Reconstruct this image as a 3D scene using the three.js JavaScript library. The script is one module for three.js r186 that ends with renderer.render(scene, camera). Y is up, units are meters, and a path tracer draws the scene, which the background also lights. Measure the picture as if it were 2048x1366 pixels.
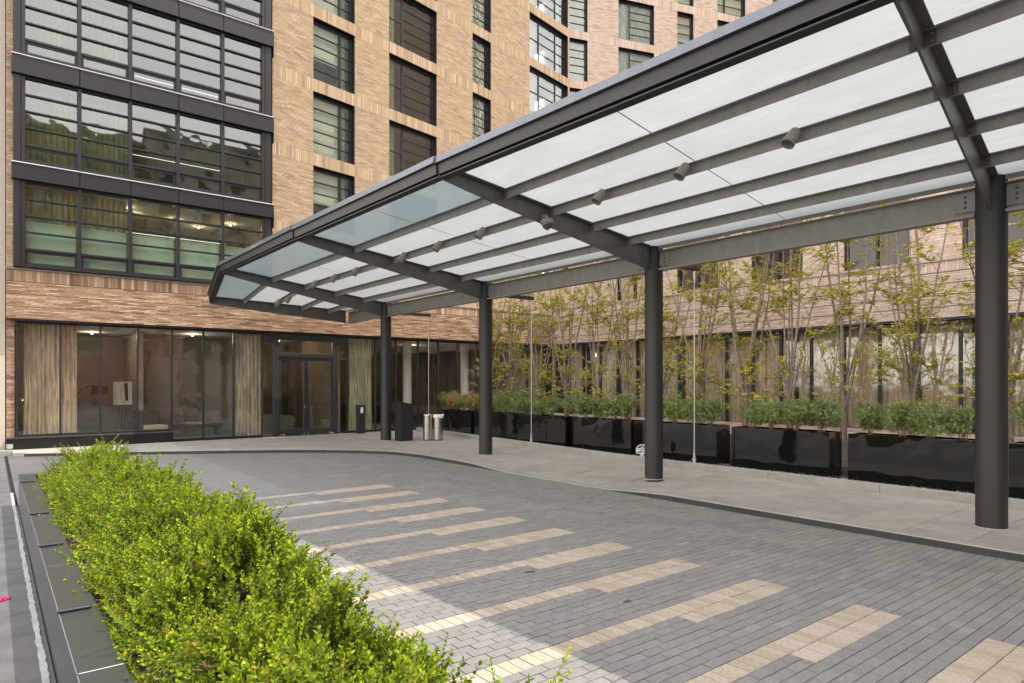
import * as THREE from 'three';
import { mergeGeometries } from 'three/addons/utils/BufferGeometryUtils.js';

// ------------------------------------------------------------------ camera, sky, sun, exposure
const scene = new THREE.Scene();
const camera = new THREE.PerspectiveCamera(55.1, 2048 / 1366, 0.1, 900);
const EYE = new THREE.Vector3(0, 1.73, 0), YAW = Math.atan2(1041, 1309);
camera.position.copy(EYE);
camera.rotation.set(0, -YAW, 0);
camera.setViewOffset(2048, 1366, 0, -84, 2048, 1366);
camera.updateProjectionMatrix();

const renderer = new THREE.WebGLRenderer({ antialias: true });
renderer.setSize(1024, 683);
renderer.toneMapping = THREE.LinearToneMapping;
renderer.toneMappingExposure = 1.9;
renderer.shadowMap.enabled = true;

function rngOf(seed) { let a = seed >>> 0; return () => { a = (a + 0x6D2B79F5) >>> 0; let t = a; t = Math.imul(t ^ (t >>> 15), t | 1); t ^= t + Math.imul(t ^ (t >>> 7), t | 61); return ((t ^ (t >>> 14)) >>> 0) / 4294967296; }; }
function periodic(seed, n) {              // tiling value noise with n cells
  const r = rngOf(seed), g = new Float32Array(n * n); for (let i = 0; i < n * n; i++) g[i] = r();
  return (x, y) => { x = ((x % 1) + 1) % 1 * n; y = ((y % 1) + 1) % 1 * n; const i = Math.floor(x) % n, j = Math.floor(y) % n, a = x - Math.floor(x), b = y - Math.floor(y), u = a * a * (3 - 2 * a), v = b * b * (3 - 2 * b), i1 = (i + 1) % n, j1 = (j + 1) % n;
    return (g[j * n + i] * (1 - u) + g[j * n + i1] * u) * (1 - v) + (g[j1 * n + i] * (1 - u) + g[j1 * n + i1] * u) * v; };
}
const SUN = new THREE.Vector3(0.413, 1, 0.30).normalize();
{
  const w = 256, h = 128, d = new Float32Array(w * h * 4), n1 = periodic(3, 8), n2 = periodic(4, 16), n3 = periodic(5, 32);
  for (let j = 0; j < h; j++) for (let i = 0; i < w; i++) {
    const el = ((j + 0.5) / h - 0.5) * Math.PI, up = Math.max(0, Math.sin(el)), k = Math.pow(1 - up, 2.2);
    const u = i / w, c = Math.min(1, Math.max(0, (n1(u, j / h) * 0.5 + n2(u, j / h * 1.5) * 0.3 + n3(u, j / h * 2) * 0.2 - 0.48) * 3.2)) * 0.4;
    let r = 0.82 + 0.255 * k, g = 0.82 + 0.18 * k, b = 0.87 + 0.02 * k;
    r += (1.15 - r) * c; g += (1.15 - g) * c; b += (1.10 - b) * c;
    if (el < 0) { r = 0.22; g = 0.21; b = 0.2; }
    const q = (j * w + i) * 4, L = 1.85; d[q] = r * L; d[q + 1] = g * L; d[q + 2] = b * L; d[q + 3] = 1;
  }
  const t = new THREE.DataTexture(d, w, h, THREE.RGBAFormat, THREE.FloatType);
  t.mapping = THREE.EquirectangularReflectionMapping; t.magFilter = THREE.LinearFilter; t.minFilter = THREE.LinearFilter; t.wrapS = THREE.RepeatWrapping; t.needsUpdate = true;
  scene.background = t; scene.environment = t;
}
const sun = new THREE.DirectionalLight(new THREE.Color(1.0, 0.92, 0.78), 3.0);
sun.position.copy(SUN).multiplyScalar(120).add(new THREE.Vector3(6, 0, -10));
sun.target.position.set(6, 0, -10); sun.castShadow = true; sun.shadow.mapSize.set(4096, 4096);
Object.assign(sun.shadow.camera, { left: -30, right: 30, top: 30, bottom: -30, near: 1, far: 260 });
scene.add(sun, sun.target);

// ------------------------------------------------------------------ helpers
const rnd = rngOf(7), R = (a, b) => a + (b - a) * rnd();
const V = (x, y, z) => new THREE.Vector3(x, y, z);
const sy = Math.sin(YAW), cy = Math.cos(YAW);
function px(x, y, z) { const d = x * sy - z * cy; return d < 0.3 ? null : [1024 + 1309 * (x * cy + z * sy) / d, 767 - 1309 * (y - 1.73) / d, d]; }
function inView(x, y, z, m = 20) { const p = px(x, y, z); return p && p[0] > -m && p[0] < 2048 + m && p[1] > -m && p[1] < 1366 + m; }
const used = new Map();
function numbered(n) { const k = used.get(n) || 0; used.set(n, k + 1); return k ? `${n}_${String(k).padStart(3, '0')}` : n; }
function thing(name, label, category, pos = [0, 0, 0], turn = 0, group) {
  const o = new THREE.Group(); o.name = numbered(name); o.position.set(...pos); o.rotation.y = turn;
  o.userData = { label, category }; if (group) o.userData.group = group; scene.add(o); return o;
}
function structure(name) { const o = new THREE.Group(); o.name = name; o.userData = { kind: 'structure' }; scene.add(o); return o; }
function mesh(name, geo, mat, parent, pos) {
  const m = new THREE.Mesh(geo, mat); m.name = name; m.castShadow = m.receiveShadow = true; if (pos) m.position.set(...pos); (parent || scene).add(m); return m;
}
class Geo {
  constructor() { this.p = []; this.n = []; this.u = []; this.c = []; this.i = []; this.col = null; this.any = false; }
  vert(x, y, z, nx, ny, nz) {
    this.p.push(x, y, z); this.n.push(nx, ny, nz);
    const ax = Math.abs(nx), ay = Math.abs(ny), az = Math.abs(nz);
    if (ay >= ax && ay >= az) this.u.push(x, z); else if (ax >= az) this.u.push(z, y); else this.u.push(x, y);
    const c = this.col; if (c) this.any = true; this.c.push(c ? c[0] : 1, c ? c[1] : 1, c ? c[2] : 1);
    return this.p.length / 3 - 1;
  }
  poly(pts) {                                          // flat polygon, counter-clockwise seen from its front
    const a = pts[0], b = pts[1], c = pts[pts.length - 1];
    let ux = b[0] - a[0], uy = b[1] - a[1], uz = b[2] - a[2], vx = c[0] - a[0], vy = c[1] - a[1], vz = c[2] - a[2];
    let nx = uy * vz - uz * vy, ny = uz * vx - ux * vz, nz = ux * vy - uy * vx; const l = Math.hypot(nx, ny, nz) || 1; nx /= l; ny /= l; nz /= l;
    const k = pts.map(q => this.vert(q[0], q[1], q[2], nx, ny, nz));
    for (let j = 1; j + 1 < k.length; j++) this.i.push(k[0], k[j], k[j + 1]);
    return this;
  }
  box(x0, y0, z0, x1, y1, z1, skip = '') {
    if (!skip.includes('f')) this.poly([[x0, y0, z1], [x1, y0, z1], [x1, y1, z1], [x0, y1, z1]]);
    if (!skip.includes('b')) this.poly([[x1, y0, z0], [x0, y0, z0], [x0, y1, z0], [x1, y1, z0]]);
    if (!skip.includes('r')) this.poly([[x1, y0, z1], [x1, y0, z0], [x1, y1, z0], [x1, y1, z1]]);
    if (!skip.includes('l')) this.poly([[x0, y0, z0], [x0, y0, z1], [x0, y1, z1], [x0, y1, z0]]);
    if (!skip.includes('t')) this.poly([[x0, y1, z1], [x1, y1, z1], [x1, y1, z0], [x0, y1, z0]]);
    if (!skip.includes('d')) this.poly([[x0, y0, z0], [x1, y0, z0], [x1, y0, z1], [x0, y0, z1]]);
    return this;
  }
  cbox(x0, y0, z0, x1, y1, z1, r = 0.006) {            // box with chamfered edges
    const X = [x0, x1], Y = [y0, y1], Z = [z0, z1], s = [1, -1];
    const fx = (i, j, k) => [X[i], Y[j] + s[j] * r, Z[k] + s[k] * r], fy = (i, j, k) => [X[i] + s[i] * r, Y[j], Z[k] + s[k] * r], fz = (i, j, k) => [X[i] + s[i] * r, Y[j] + s[j] * r, Z[k]];
    const put = (a) => { const c = [(x0 + x1) / 2, (y0 + y1) / 2, (z0 + z1) / 2]; const [p, q, t] = a; const n = [(q[1] - p[1]) * (t[2] - p[2]) - (q[2] - p[2]) * (t[1] - p[1]), (q[2] - p[2]) * (t[0] - p[0]) - (q[0] - p[0]) * (t[2] - p[2]), (q[0] - p[0]) * (t[1] - p[1]) - (q[1] - p[1]) * (t[0] - p[0])];
      if (n[0] * (p[0] - c[0]) + n[1] * (p[1] - c[1]) + n[2] * (p[2] - c[2]) < 0) a.reverse(); this.poly(a); };
    for (const i of [0, 1]) { put([fx(i, 0, 0), fx(i, 1, 0), fx(i, 1, 1), fx(i, 0, 1)]); put([fy(0, i, 0), fy(1, i, 0), fy(1, i, 1), fy(0, i, 1)]); put([fz(0, 0, i), fz(1, 0, i), fz(1, 1, i), fz(0, 1, i)]); }
    for (const i of [0, 1]) for (const j of [0, 1]) {
      put([fx(i, j, 0), fx(i, j, 1), fy(i, j, 1), fy(i, j, 0)]); put([fx(i, 0, j), fx(i, 1, j), fz(i, 1, j), fz(i, 0, j)]); put([fy(0, i, j), fy(1, i, j), fz(1, i, j), fz(0, i, j)]);
      for (const k of [0, 1]) put([fx(i, j, k), fy(i, j, k), fz(i, j, k)]);
    }
    return this;
  }
  tube(pts, rad, seg = 8, caps = true) {
    const n = pts.length; let prev = null, ref = null, first, last;
    for (let a = 0; a < n; a++) {
      const p = pts[a], q = pts[Math.min(a + 1, n - 1)], o = pts[Math.max(a - 1, 0)], t = V(q[0] - o[0], q[1] - o[1], q[2] - o[2]).normalize();
      if (!ref) ref = Math.abs(t.y) < 0.9 ? V(0, 1, 0) : V(1, 0, 0);
      const e1 = V().crossVectors(ref, t).normalize(), e2 = V().crossVectors(t, e1); ref = e2.clone();
      const r = Array.isArray(rad) ? rad[a] : rad, ring = [];
      for (let k = 0; k <= seg; k++) { const f = k / seg * 6.28318, c = Math.cos(f), s = Math.sin(f), nx = e1.x * c + e2.x * s, ny = e1.y * c + e2.y * s, nz = e1.z * c + e2.z * s; const id = this.vert(p[0] + nx * r, p[1] + ny * r, p[2] + nz * r, nx, ny, nz); this.u[id * 2] = k / seg * 6.28 * Math.max(r, 0.02); this.u[id * 2 + 1] = a * 0.3 + (p[1] || 0); ring.push(id); }
      if (prev) for (let k = 0; k < seg; k++) this.i.push(prev[k], prev[k + 1], ring[k + 1], prev[k], ring[k + 1], ring[k]);
      prev = ring; if (!first) first = [p, t.clone().negate(), r, ring]; last = [p, t, r, ring];
    }
    if (caps) for (const [p, t, r, ring] of [first, last]) { if (r < 0.004) continue; const c = this.vert(...p, t.x, t.y, t.z), ids = ring.map(k => this.vert(this.p[k * 3], this.p[k * 3 + 1], this.p[k * 3 + 2], t.x, t.y, t.z)); const fl = t === last[1]; for (let k = 0; k < ids.length - 1; k++) fl ? this.i.push(c, ids[k], ids[k + 1]) : this.i.push(c, ids[k + 1], ids[k]); }
    return this;
  }
  prism(poly, y0, top, ch = 0) {                       // poly: [x,z] ring; top: number or f(x,z); chamfer ch
    const f = typeof top === 'number' ? () => top : top; let A = 0; const n = poly.length;
    for (let k = 0; k < n; k++) { const a = poly[k], b = poly[(k + 1) % n]; A += a[0] * b[1] - b[0] * a[1]; }
    const ring = A > 0 ? poly.slice().reverse() : poly;                      // so that the top faces up
    let cx = 0, cz = 0; for (const q of ring) { cx += q[0] / n; cz += q[1] / n; }
    const inn = ch ? ring.map(([x, z]) => { const l = Math.hypot(cx - x, cz - z) || 1; return [x + (cx - x) / l * ch * 1.4, z + (cz - z) / l * ch * 1.4]; }) : ring;
    this.poly(inn.map(([x, z]) => [x, f(x, z), z]));
    for (let k = 0; k < n; k++) { const a = ring[k], b = ring[(k + 1) % n], c = inn[k], d = inn[(k + 1) % n], ta = f(...a) - ch, tb = f(...b) - ch;
      if (ch) this.poly([[c[0], f(...c), c[1]], [a[0], ta, a[1]], [b[0], tb, b[1]], [d[0], f(...d), d[1]]]);
      this.poly([[a[0], y0, a[1]], [b[0], y0, b[1]], [b[0], tb, b[1]], [a[0], ta, a[1]]]); }
    return this;
  }
  build() {
    const g = new THREE.BufferGeometry(); g.setAttribute('position', new THREE.Float32BufferAttribute(this.p, 3)); g.setAttribute('normal', new THREE.Float32BufferAttribute(this.n, 3)); g.setAttribute('uv', new THREE.Float32BufferAttribute(this.u, 2));
    if (this.any) g.setAttribute('color', new THREE.Float32BufferAttribute(this.c, 3));
    g.setIndex(this.i); return g;
  }
}
const boxG = (...a) => new Geo().box(...a).build(), cboxG = (...a) => new Geo().cbox(...a).build();
function clipPoly(poly, planes) {                     // planes: [nx, nz, d] keep nx*x+nz*z<=d
  for (const [nx, nz, d] of planes) { const out = []; for (let k = 0; k < poly.length; k++) { const a = poly[k], b = poly[(k + 1) % poly.length], fa = nx * a[0] + nz * a[1] - d, fb = nx * b[0] + nz * b[1] - d; if (fa <= 0) out.push(a); if (fa * fb < 0) { const t = fa / (fa - fb); out.push([a[0] + (b[0] - a[0]) * t, a[1] + (b[1] - a[1]) * t]); } } poly = out; if (poly.length < 3) return null; }
  let A = 0; for (let k = 0; k < poly.length; k++) { const a = poly[k], b = poly[(k + 1) % poly.length]; A += a[0] * b[1] - b[0] * a[1]; } return Math.abs(A) < 0.0012 ? null : poly;
}

// ------------------------------------------------------------------ textures (matter only: grain, mottling, weave)
function tex(size, cover, fn, srgb = true) {
  const d = new Uint8Array(size * size * 4);
  for (let j = 0; j < size; j++) for (let i = 0; i < size; i++) { const c = fn(i / size, j / size, i, j), q = (j * size + i) * 4; for (let k = 0; k < 3; k++) d[q + k] = Math.max(0, Math.min(255, (Array.isArray(c) ? c[k] : c) * 255)); d[q + 3] = 255; }
  const t = new THREE.DataTexture(d, size, size); t.wrapS = t.wrapT = THREE.RepeatWrapping; t.magFilter = THREE.LinearFilter; t.minFilter = THREE.LinearMipmapLinearFilter; t.generateMipmaps = true; t.repeat.set(1 / (cover.length ? cover[0] : cover), 1 / (cover.length ? cover[1] : cover)); if (srgb) t.colorSpace = THREE.SRGBColorSpace; t.needsUpdate = true; return t;
}
const N8 = periodic(11, 8), N16 = periodic(12, 16), N32 = periodic(13, 32), N64 = periodic(14, 64), N128 = periodic(15, 128);
const tr = rngOf(99), grainA = new Float32Array(512 * 512).map(() => tr());
const T = {
  granite: tex(512, 0.8, (u, v, i, j) => { const s = grainA[j * 512 + i], f = N64(u, v); return 0.90 + (s - 0.5) * 0.20 + (s > 0.965 ? 0.10 : 0) + (f - 0.5) * 0.12; }),
  graniteB: tex(256, 0.4, (u, v, i, j) => grainA[j * 512 + i], false),
  slab: tex(512, 2.6, (u, v, i, j) => { const m = N8(u, v) * 0.35 + N16(u, v) * 0.3 + N32(u, v) * 0.2 + N64(u, v) * 0.15; return 0.93 + (m - 0.5) * 0.22 + (grainA[j * 512 + i] - 0.5) * 0.07; }),
  slabPale: tex(512, 3.1, (u, v, i, j) => { const m = N8(u + 0.3, v) * 0.4 + N32(u, v) * 0.35 + N128(u, v) * 0.25; return 0.92 + (m - 0.5) * 0.3 + (grainA[j * 512 + i] - 0.5) * 0.1 - (N16(v, u) > 0.78 ? 0.08 : 0); }),
  brick: tex(512, 0.7, (u, v, i, j) => { const s = N128(u * 0.5, v) * 0.5 + N64(u, v) * 0.3 + grainA[j * 512 + i] * 0.2; return 0.93 + (s - 0.5) * 0.26; }),
  steel: tex(512, [1.6, 1.6], (u, v, i, j) => { const s = N16(u, v * 0.5) * 0.4 + N64(u, v) * 0.3 + grainA[j * 512 + i] * 0.3; return 0.92 + (s - 0.5) * 0.2; }),
  rough: tex(256, 1.3, (u, v) => 0.62 + (N8(u, v) * 0.5 + N32(u, v) * 0.5 - 0.5) * 0.5, false),
  linen: tex(512, [0.8, 2.6], (u, v, i, j) => { const s = N128(u, v * 0.06), q = N64(u, v * 0.12 + 0.2), w = N128(u + 0.37, v * 0.5), p = N16(u, v); return 0.86 + (s - 0.5) * 0.34 + (q - 0.5) * 0.22 + (w - 0.5) * 0.16 + (p - 0.5) * 0.1; }),
  bark: tex(256, [0.3, 0.9], (u, v, i, j) => { const s = N32(u, v * 0.3) * 0.6 + N128(u, v) * 0.4; return 0.82 + (s - 0.5) * 0.5; }),
  dirt: tex(512, [2.4, 3.4], (u, v, i, j) => { const a = N8(u, v) * 0.5 + N16(u, v) * 0.3 + N64(u, v * 0.4) * 0.2, st = N128(u * 0.7, v * 0.04); return 0.95 + (a - 0.5) * 0.07 + (st - 0.5) * 0.035; }),
  wave: tex(256, 2.2, (u, v) => N8(u, v) * 0.75 + N16(u + 0.2, v) * 0.25, false),
  waveFine: tex(256, 1.1, (u, v) => N8(u, v) * 0.6 + N16(u, v) * 0.4, false),
  asphalt: tex(512, 1.5, (u, v, i, j) => { const s = grainA[j * 512 + i]; return 0.88 + (s - 0.5) * 0.3 + (N16(u, v) - 0.5) * 0.16 + (N8(u, v) - 0.5) * 0.12; }),
};
const lin = (r, g, b) => new THREE.Color().setRGB(r, g, b);
function std(r, g, b, rough = 0.8, o = {}) { return new THREE.MeshStandardMaterial({ color: lin(r, g, b), roughness: rough, ...o }); }
function phys(r, g, b, rough = 0.5, o = {}) { return new THREE.MeshPhysicalMaterial({ color: lin(r, g, b), roughness: rough, ...o }); }
const M = {
  steel: std(0.135, 0.128, 0.121, 0.42, { map: T.steel, metalness: 0.0 }),
  steelWarm: std(0.32, 0.297, 0.277, 0.45, { map: T.steel }),
  steelDark: std(0.024, 0.022, 0.022, 0.5, { map: T.steel }),
  bronze: std(0.016, 0.0135, 0.016, 0.42, { map: T.steel, metalness: 0.15 }),
  frame: std(0.020, 0.019, 0.019, 0.4, { map: T.steel }),
  doorMetal: std(0.040, 0.041, 0.042, 0.38, { map: T.steel }),
  ledge: std(0.62, 0.59, 0.61, 0.35),
  frost: phys(0.275, 0.292, 0.296, 1.0, { map: T.dirt, transmission: 0.85, thickness: 0, ior: 1.3, side: THREE.DoubleSide }),
  tinted: phys(0.25, 0.32, 0.37, 0.62, { transmission: 0.85, thickness: 0, ior: 1.5, side: THREE.DoubleSide }),
  glass: phys(0.92, 0.92, 0.89, 0.0, { transmission: 1, thickness: 0, ior: 2.05, bumpMap: T.wave, bumpScale: 0.002 }),
  glassCoat: phys(0.74, 0.85, 0.74, 0.0, { transmission: 1, thickness: 0, ior: 2.2, bumpMap: T.wave, bumpScale: 0.003 }),
  glassTower: phys(0.82, 0.90, 0.86, 0.0, { transmission: 1, thickness: 0, ior: 2.2, bumpMap: T.waveFine, bumpScale: 0.005 }),
  paneDark: phys(0.80, 0.84, 0.80, 0.0, { transmission: 1, thickness: 0, ior: 1.5 }),
  mortar: std(0.24, 0.185, 0.14, 0.95, { map: T.brick }),
  mortarPink: std(0.27, 0.20, 0.165, 0.95, { map: T.brick }),
  grout: std(0.060, 0.056, 0.052, 0.95, { map: T.asphalt }),
  slab: std(0.34, 0.316, 0.284, 0.8, { map: T.slab, bumpMap: T.graniteB, bumpScale: 0.0006 }),
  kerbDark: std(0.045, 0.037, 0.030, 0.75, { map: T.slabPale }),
  kerbPale: std(0.36, 0.335, 0.295, 0.85, { map: T.slab }),
  street: std(0.25, 0.24, 0.245, 0.85, { map: T.asphalt }),
  asphalt: std(0.07, 0.07, 0.073, 0.9, { map: T.asphalt }),
  granite: phys(0.040, 0.043, 0.040, 0.30, { map: T.granite }),
  graniteBlack: phys(0.010, 0.009, 0.009, 0.3, { map: T.granite }),
  lacquer: phys(0.006, 0.0056, 0.0054, 0.05, { ior: 1.7, bumpMap: T.wave, bumpScale: 0.007 }),
  soil: std(0.035, 0.026, 0.02, 1, { map: T.asphalt }),
  bark: std(0.40, 0.315, 0.24, 0.95, { map: T.bark, bumpMap: T.bark, bumpScale: 0.004 }),
  stem: std(0.17, 0.12, 0.07, 0.95),
  curtain: phys(0.60, 0.50, 0.37, 0.95, { map: T.linen, transmission: 0.25, thickness: 0, side: THREE.DoubleSide }),
  curtainWarm: phys(0.66, 0.525, 0.375, 0.95, { map: T.linen, transmission: 0.2, thickness: 0, side: THREE.DoubleSide }),
  curtainPale: phys(0.62, 0.60, 0.40, 0.95, { map: T.linen, transmission: 0.3, thickness: 0, side: THREE.DoubleSide }),
  curtainOlive: phys(0.42, 0.41, 0.25, 0.95, { map: T.linen, transmission: 0.3, thickness: 0, side: THREE.DoubleSide }),
  blind: phys(0.68, 0.76, 0.68, 0.9, { transmission: 0.25, thickness: 0, side: THREE.DoubleSide }),
  blindCream: phys(0.88, 0.79, 0.64, 0.9, { transmission: 0.2, thickness: 0, side: THREE.DoubleSide, map: T.brick }),
  plaster: std(0.55, 0.52, 0.46, 0.9, { map: T.slab }),
  plasterGreen: std(0.50, 0.56, 0.50, 0.9, { map: T.slab }),
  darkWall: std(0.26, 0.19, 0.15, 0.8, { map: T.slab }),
  woodFloor: std(0.18, 0.15, 0.125, 0.5, { map: T.slab }),
  white: std(0.78, 0.77, 0.74, 0.6),
  chrome: std(0.62, 0.58, 0.52, 0.26, { metalness: 1, map: T.steel }),
  steelRod: std(0.55, 0.52, 0.47, 0.35, { metalness: 0.8 }),
  brass: std(0.65, 0.46, 0.18, 0.3, { metalness: 1 }),
  fixture: std(0.33, 0.30, 0.265, 0.6, { map: T.steel }),
  black: std(0.012, 0.012, 0.012, 0.5),
  concrete: std(0.30, 0.28, 0.25, 0.9, { map: T.slabPale }),
};

// ------------------------------------------------------------------ brickwork
const PAL = {
  brown: [[0.37, 0.225, 0.14], [0.45, 0.29, 0.185], [0.29, 0.165, 0.10], [0.58, 0.42, 0.285], [0.39, 0.24, 0.155], [0.21, 0.12, 0.08], [0.48, 0.315, 0.20]],
  tan: [[0.47, 0.335, 0.215], [0.52, 0.38, 0.25], [0.42, 0.29, 0.18], [0.56, 0.425, 0.29], [0.485, 0.35, 0.228], [0.35, 0.238, 0.148], [0.45, 0.318, 0.204]],
  pink: [[0.65, 0.49, 0.395], [0.70, 0.55, 0.455], [0.58, 0.42, 0.335], [0.72, 0.575, 0.48], [0.63, 0.47, 0.375], [0.50, 0.35, 0.27], [0.67, 0.51, 0.41]],
};
const brickMats = {}; for (const k in PAL) brickMats[k] = PAL[k].map(c => std(...c, 0.88, { map: T.brick }));
const brickVC = std(1, 1, 1, 0.88, { map: T.brick, vertexColors: true });
const pick7 = () => { const r = rnd(); return r < 0.2 ? 0 : r < 0.36 ? 1 : r < 0.5 ? 2 : r < 0.62 ? 3 : r < 0.8 ? 4 : r < 0.87 ? 5 : 6; };
const shapes = new Map();
function brickShape(w, h) { const k = `${w.toFixed(3)},${h.toFixed(3)}`; if (!shapes.has(k)) shapes.set(k, boxG(0, 0, -0.02, w, h, 0, 'b')); return shapes.get(k); }
/** courses of bricks on the plane z = z of root; holes: [u0,u1,v0,v1]; single(u,v): this one is its own part */
function bricks(root, geo, pal, o) {
  const { u0, u1, v0, v1, len = 0.3, h = 0.0388, z = 0, holes = [], joint = 0.006, single } = o; let count = 0;
  const rows = Math.round((v1 - v0) / h), hh = (v1 - v0) / rows;
  for (let c = 0; c < rows; c++) {
    const va = v0 + c * hh, vb = va + hh, off = ((c * 0.37) % 1) * len + R(-0.02, 0.02);
    for (let u = u0 - off; u < u1; u += len) {
      let segs = [[Math.max(u, u0), Math.min(u + len, u1)]];
      for (const [a, b, p, q] of holes) if (vb > p + 0.004 && va < q - 0.004) segs = segs.flatMap(([s, e]) => e <= a || s >= b ? [[s, e]] : [[s, Math.min(e, a)], [Math.max(s, b), e]].filter(([x, y]) => y - x > 0.02));
      for (const [s, e] of segs) {
        if (e - s < 0.02) continue; const k = pick7(), pr = R(0, 0.003);
        if (single && count < 300 && e - s > len - 0.001 && single(s, va)) { count++; mesh('brick', brickShape(len - joint, hh - joint), brickMats[pal][k], root, [s + joint / 2, va + joint / 2, z + pr]); continue; }
        const f = R(0.93, 1.07), q = PAL[pal][k]; geo.col = [q[0] * f, q[1] * f, q[2] * f];
        geo.box(s + joint / 2, va + joint / 2, z - 0.02, e - joint / 2, vb - joint / 2, z + pr, 'b');
      }
    }
  }
  geo.col = null;
}
function soldiers(geo, pal, u0, u1, v0, v1, z, holes = [], w = 0.0775) {
  const n = Math.round((u1 - u0) / w), ww = (u1 - u0) / n; 
  for (let k = 0; k < n; k++) { const s = u0 + k * ww, e = s + ww; if (holes.some(([a, b]) => s < b && e > a)) continue; const q = PAL[pal][pick7()], f = R(0.93, 1.07); geo.col = [q[0] * f, q[1] * f, q[2] * f]; geo.box(s + 0.003, v0 + 0.004, z - 0.02, e - 0.003, v1 - 0.004, z + R(0, 0.003), 'b'); }
  geo.col = null;
}
const stuffPart = (m) => { m.userData.kind = 'stuff'; return m; };

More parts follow.
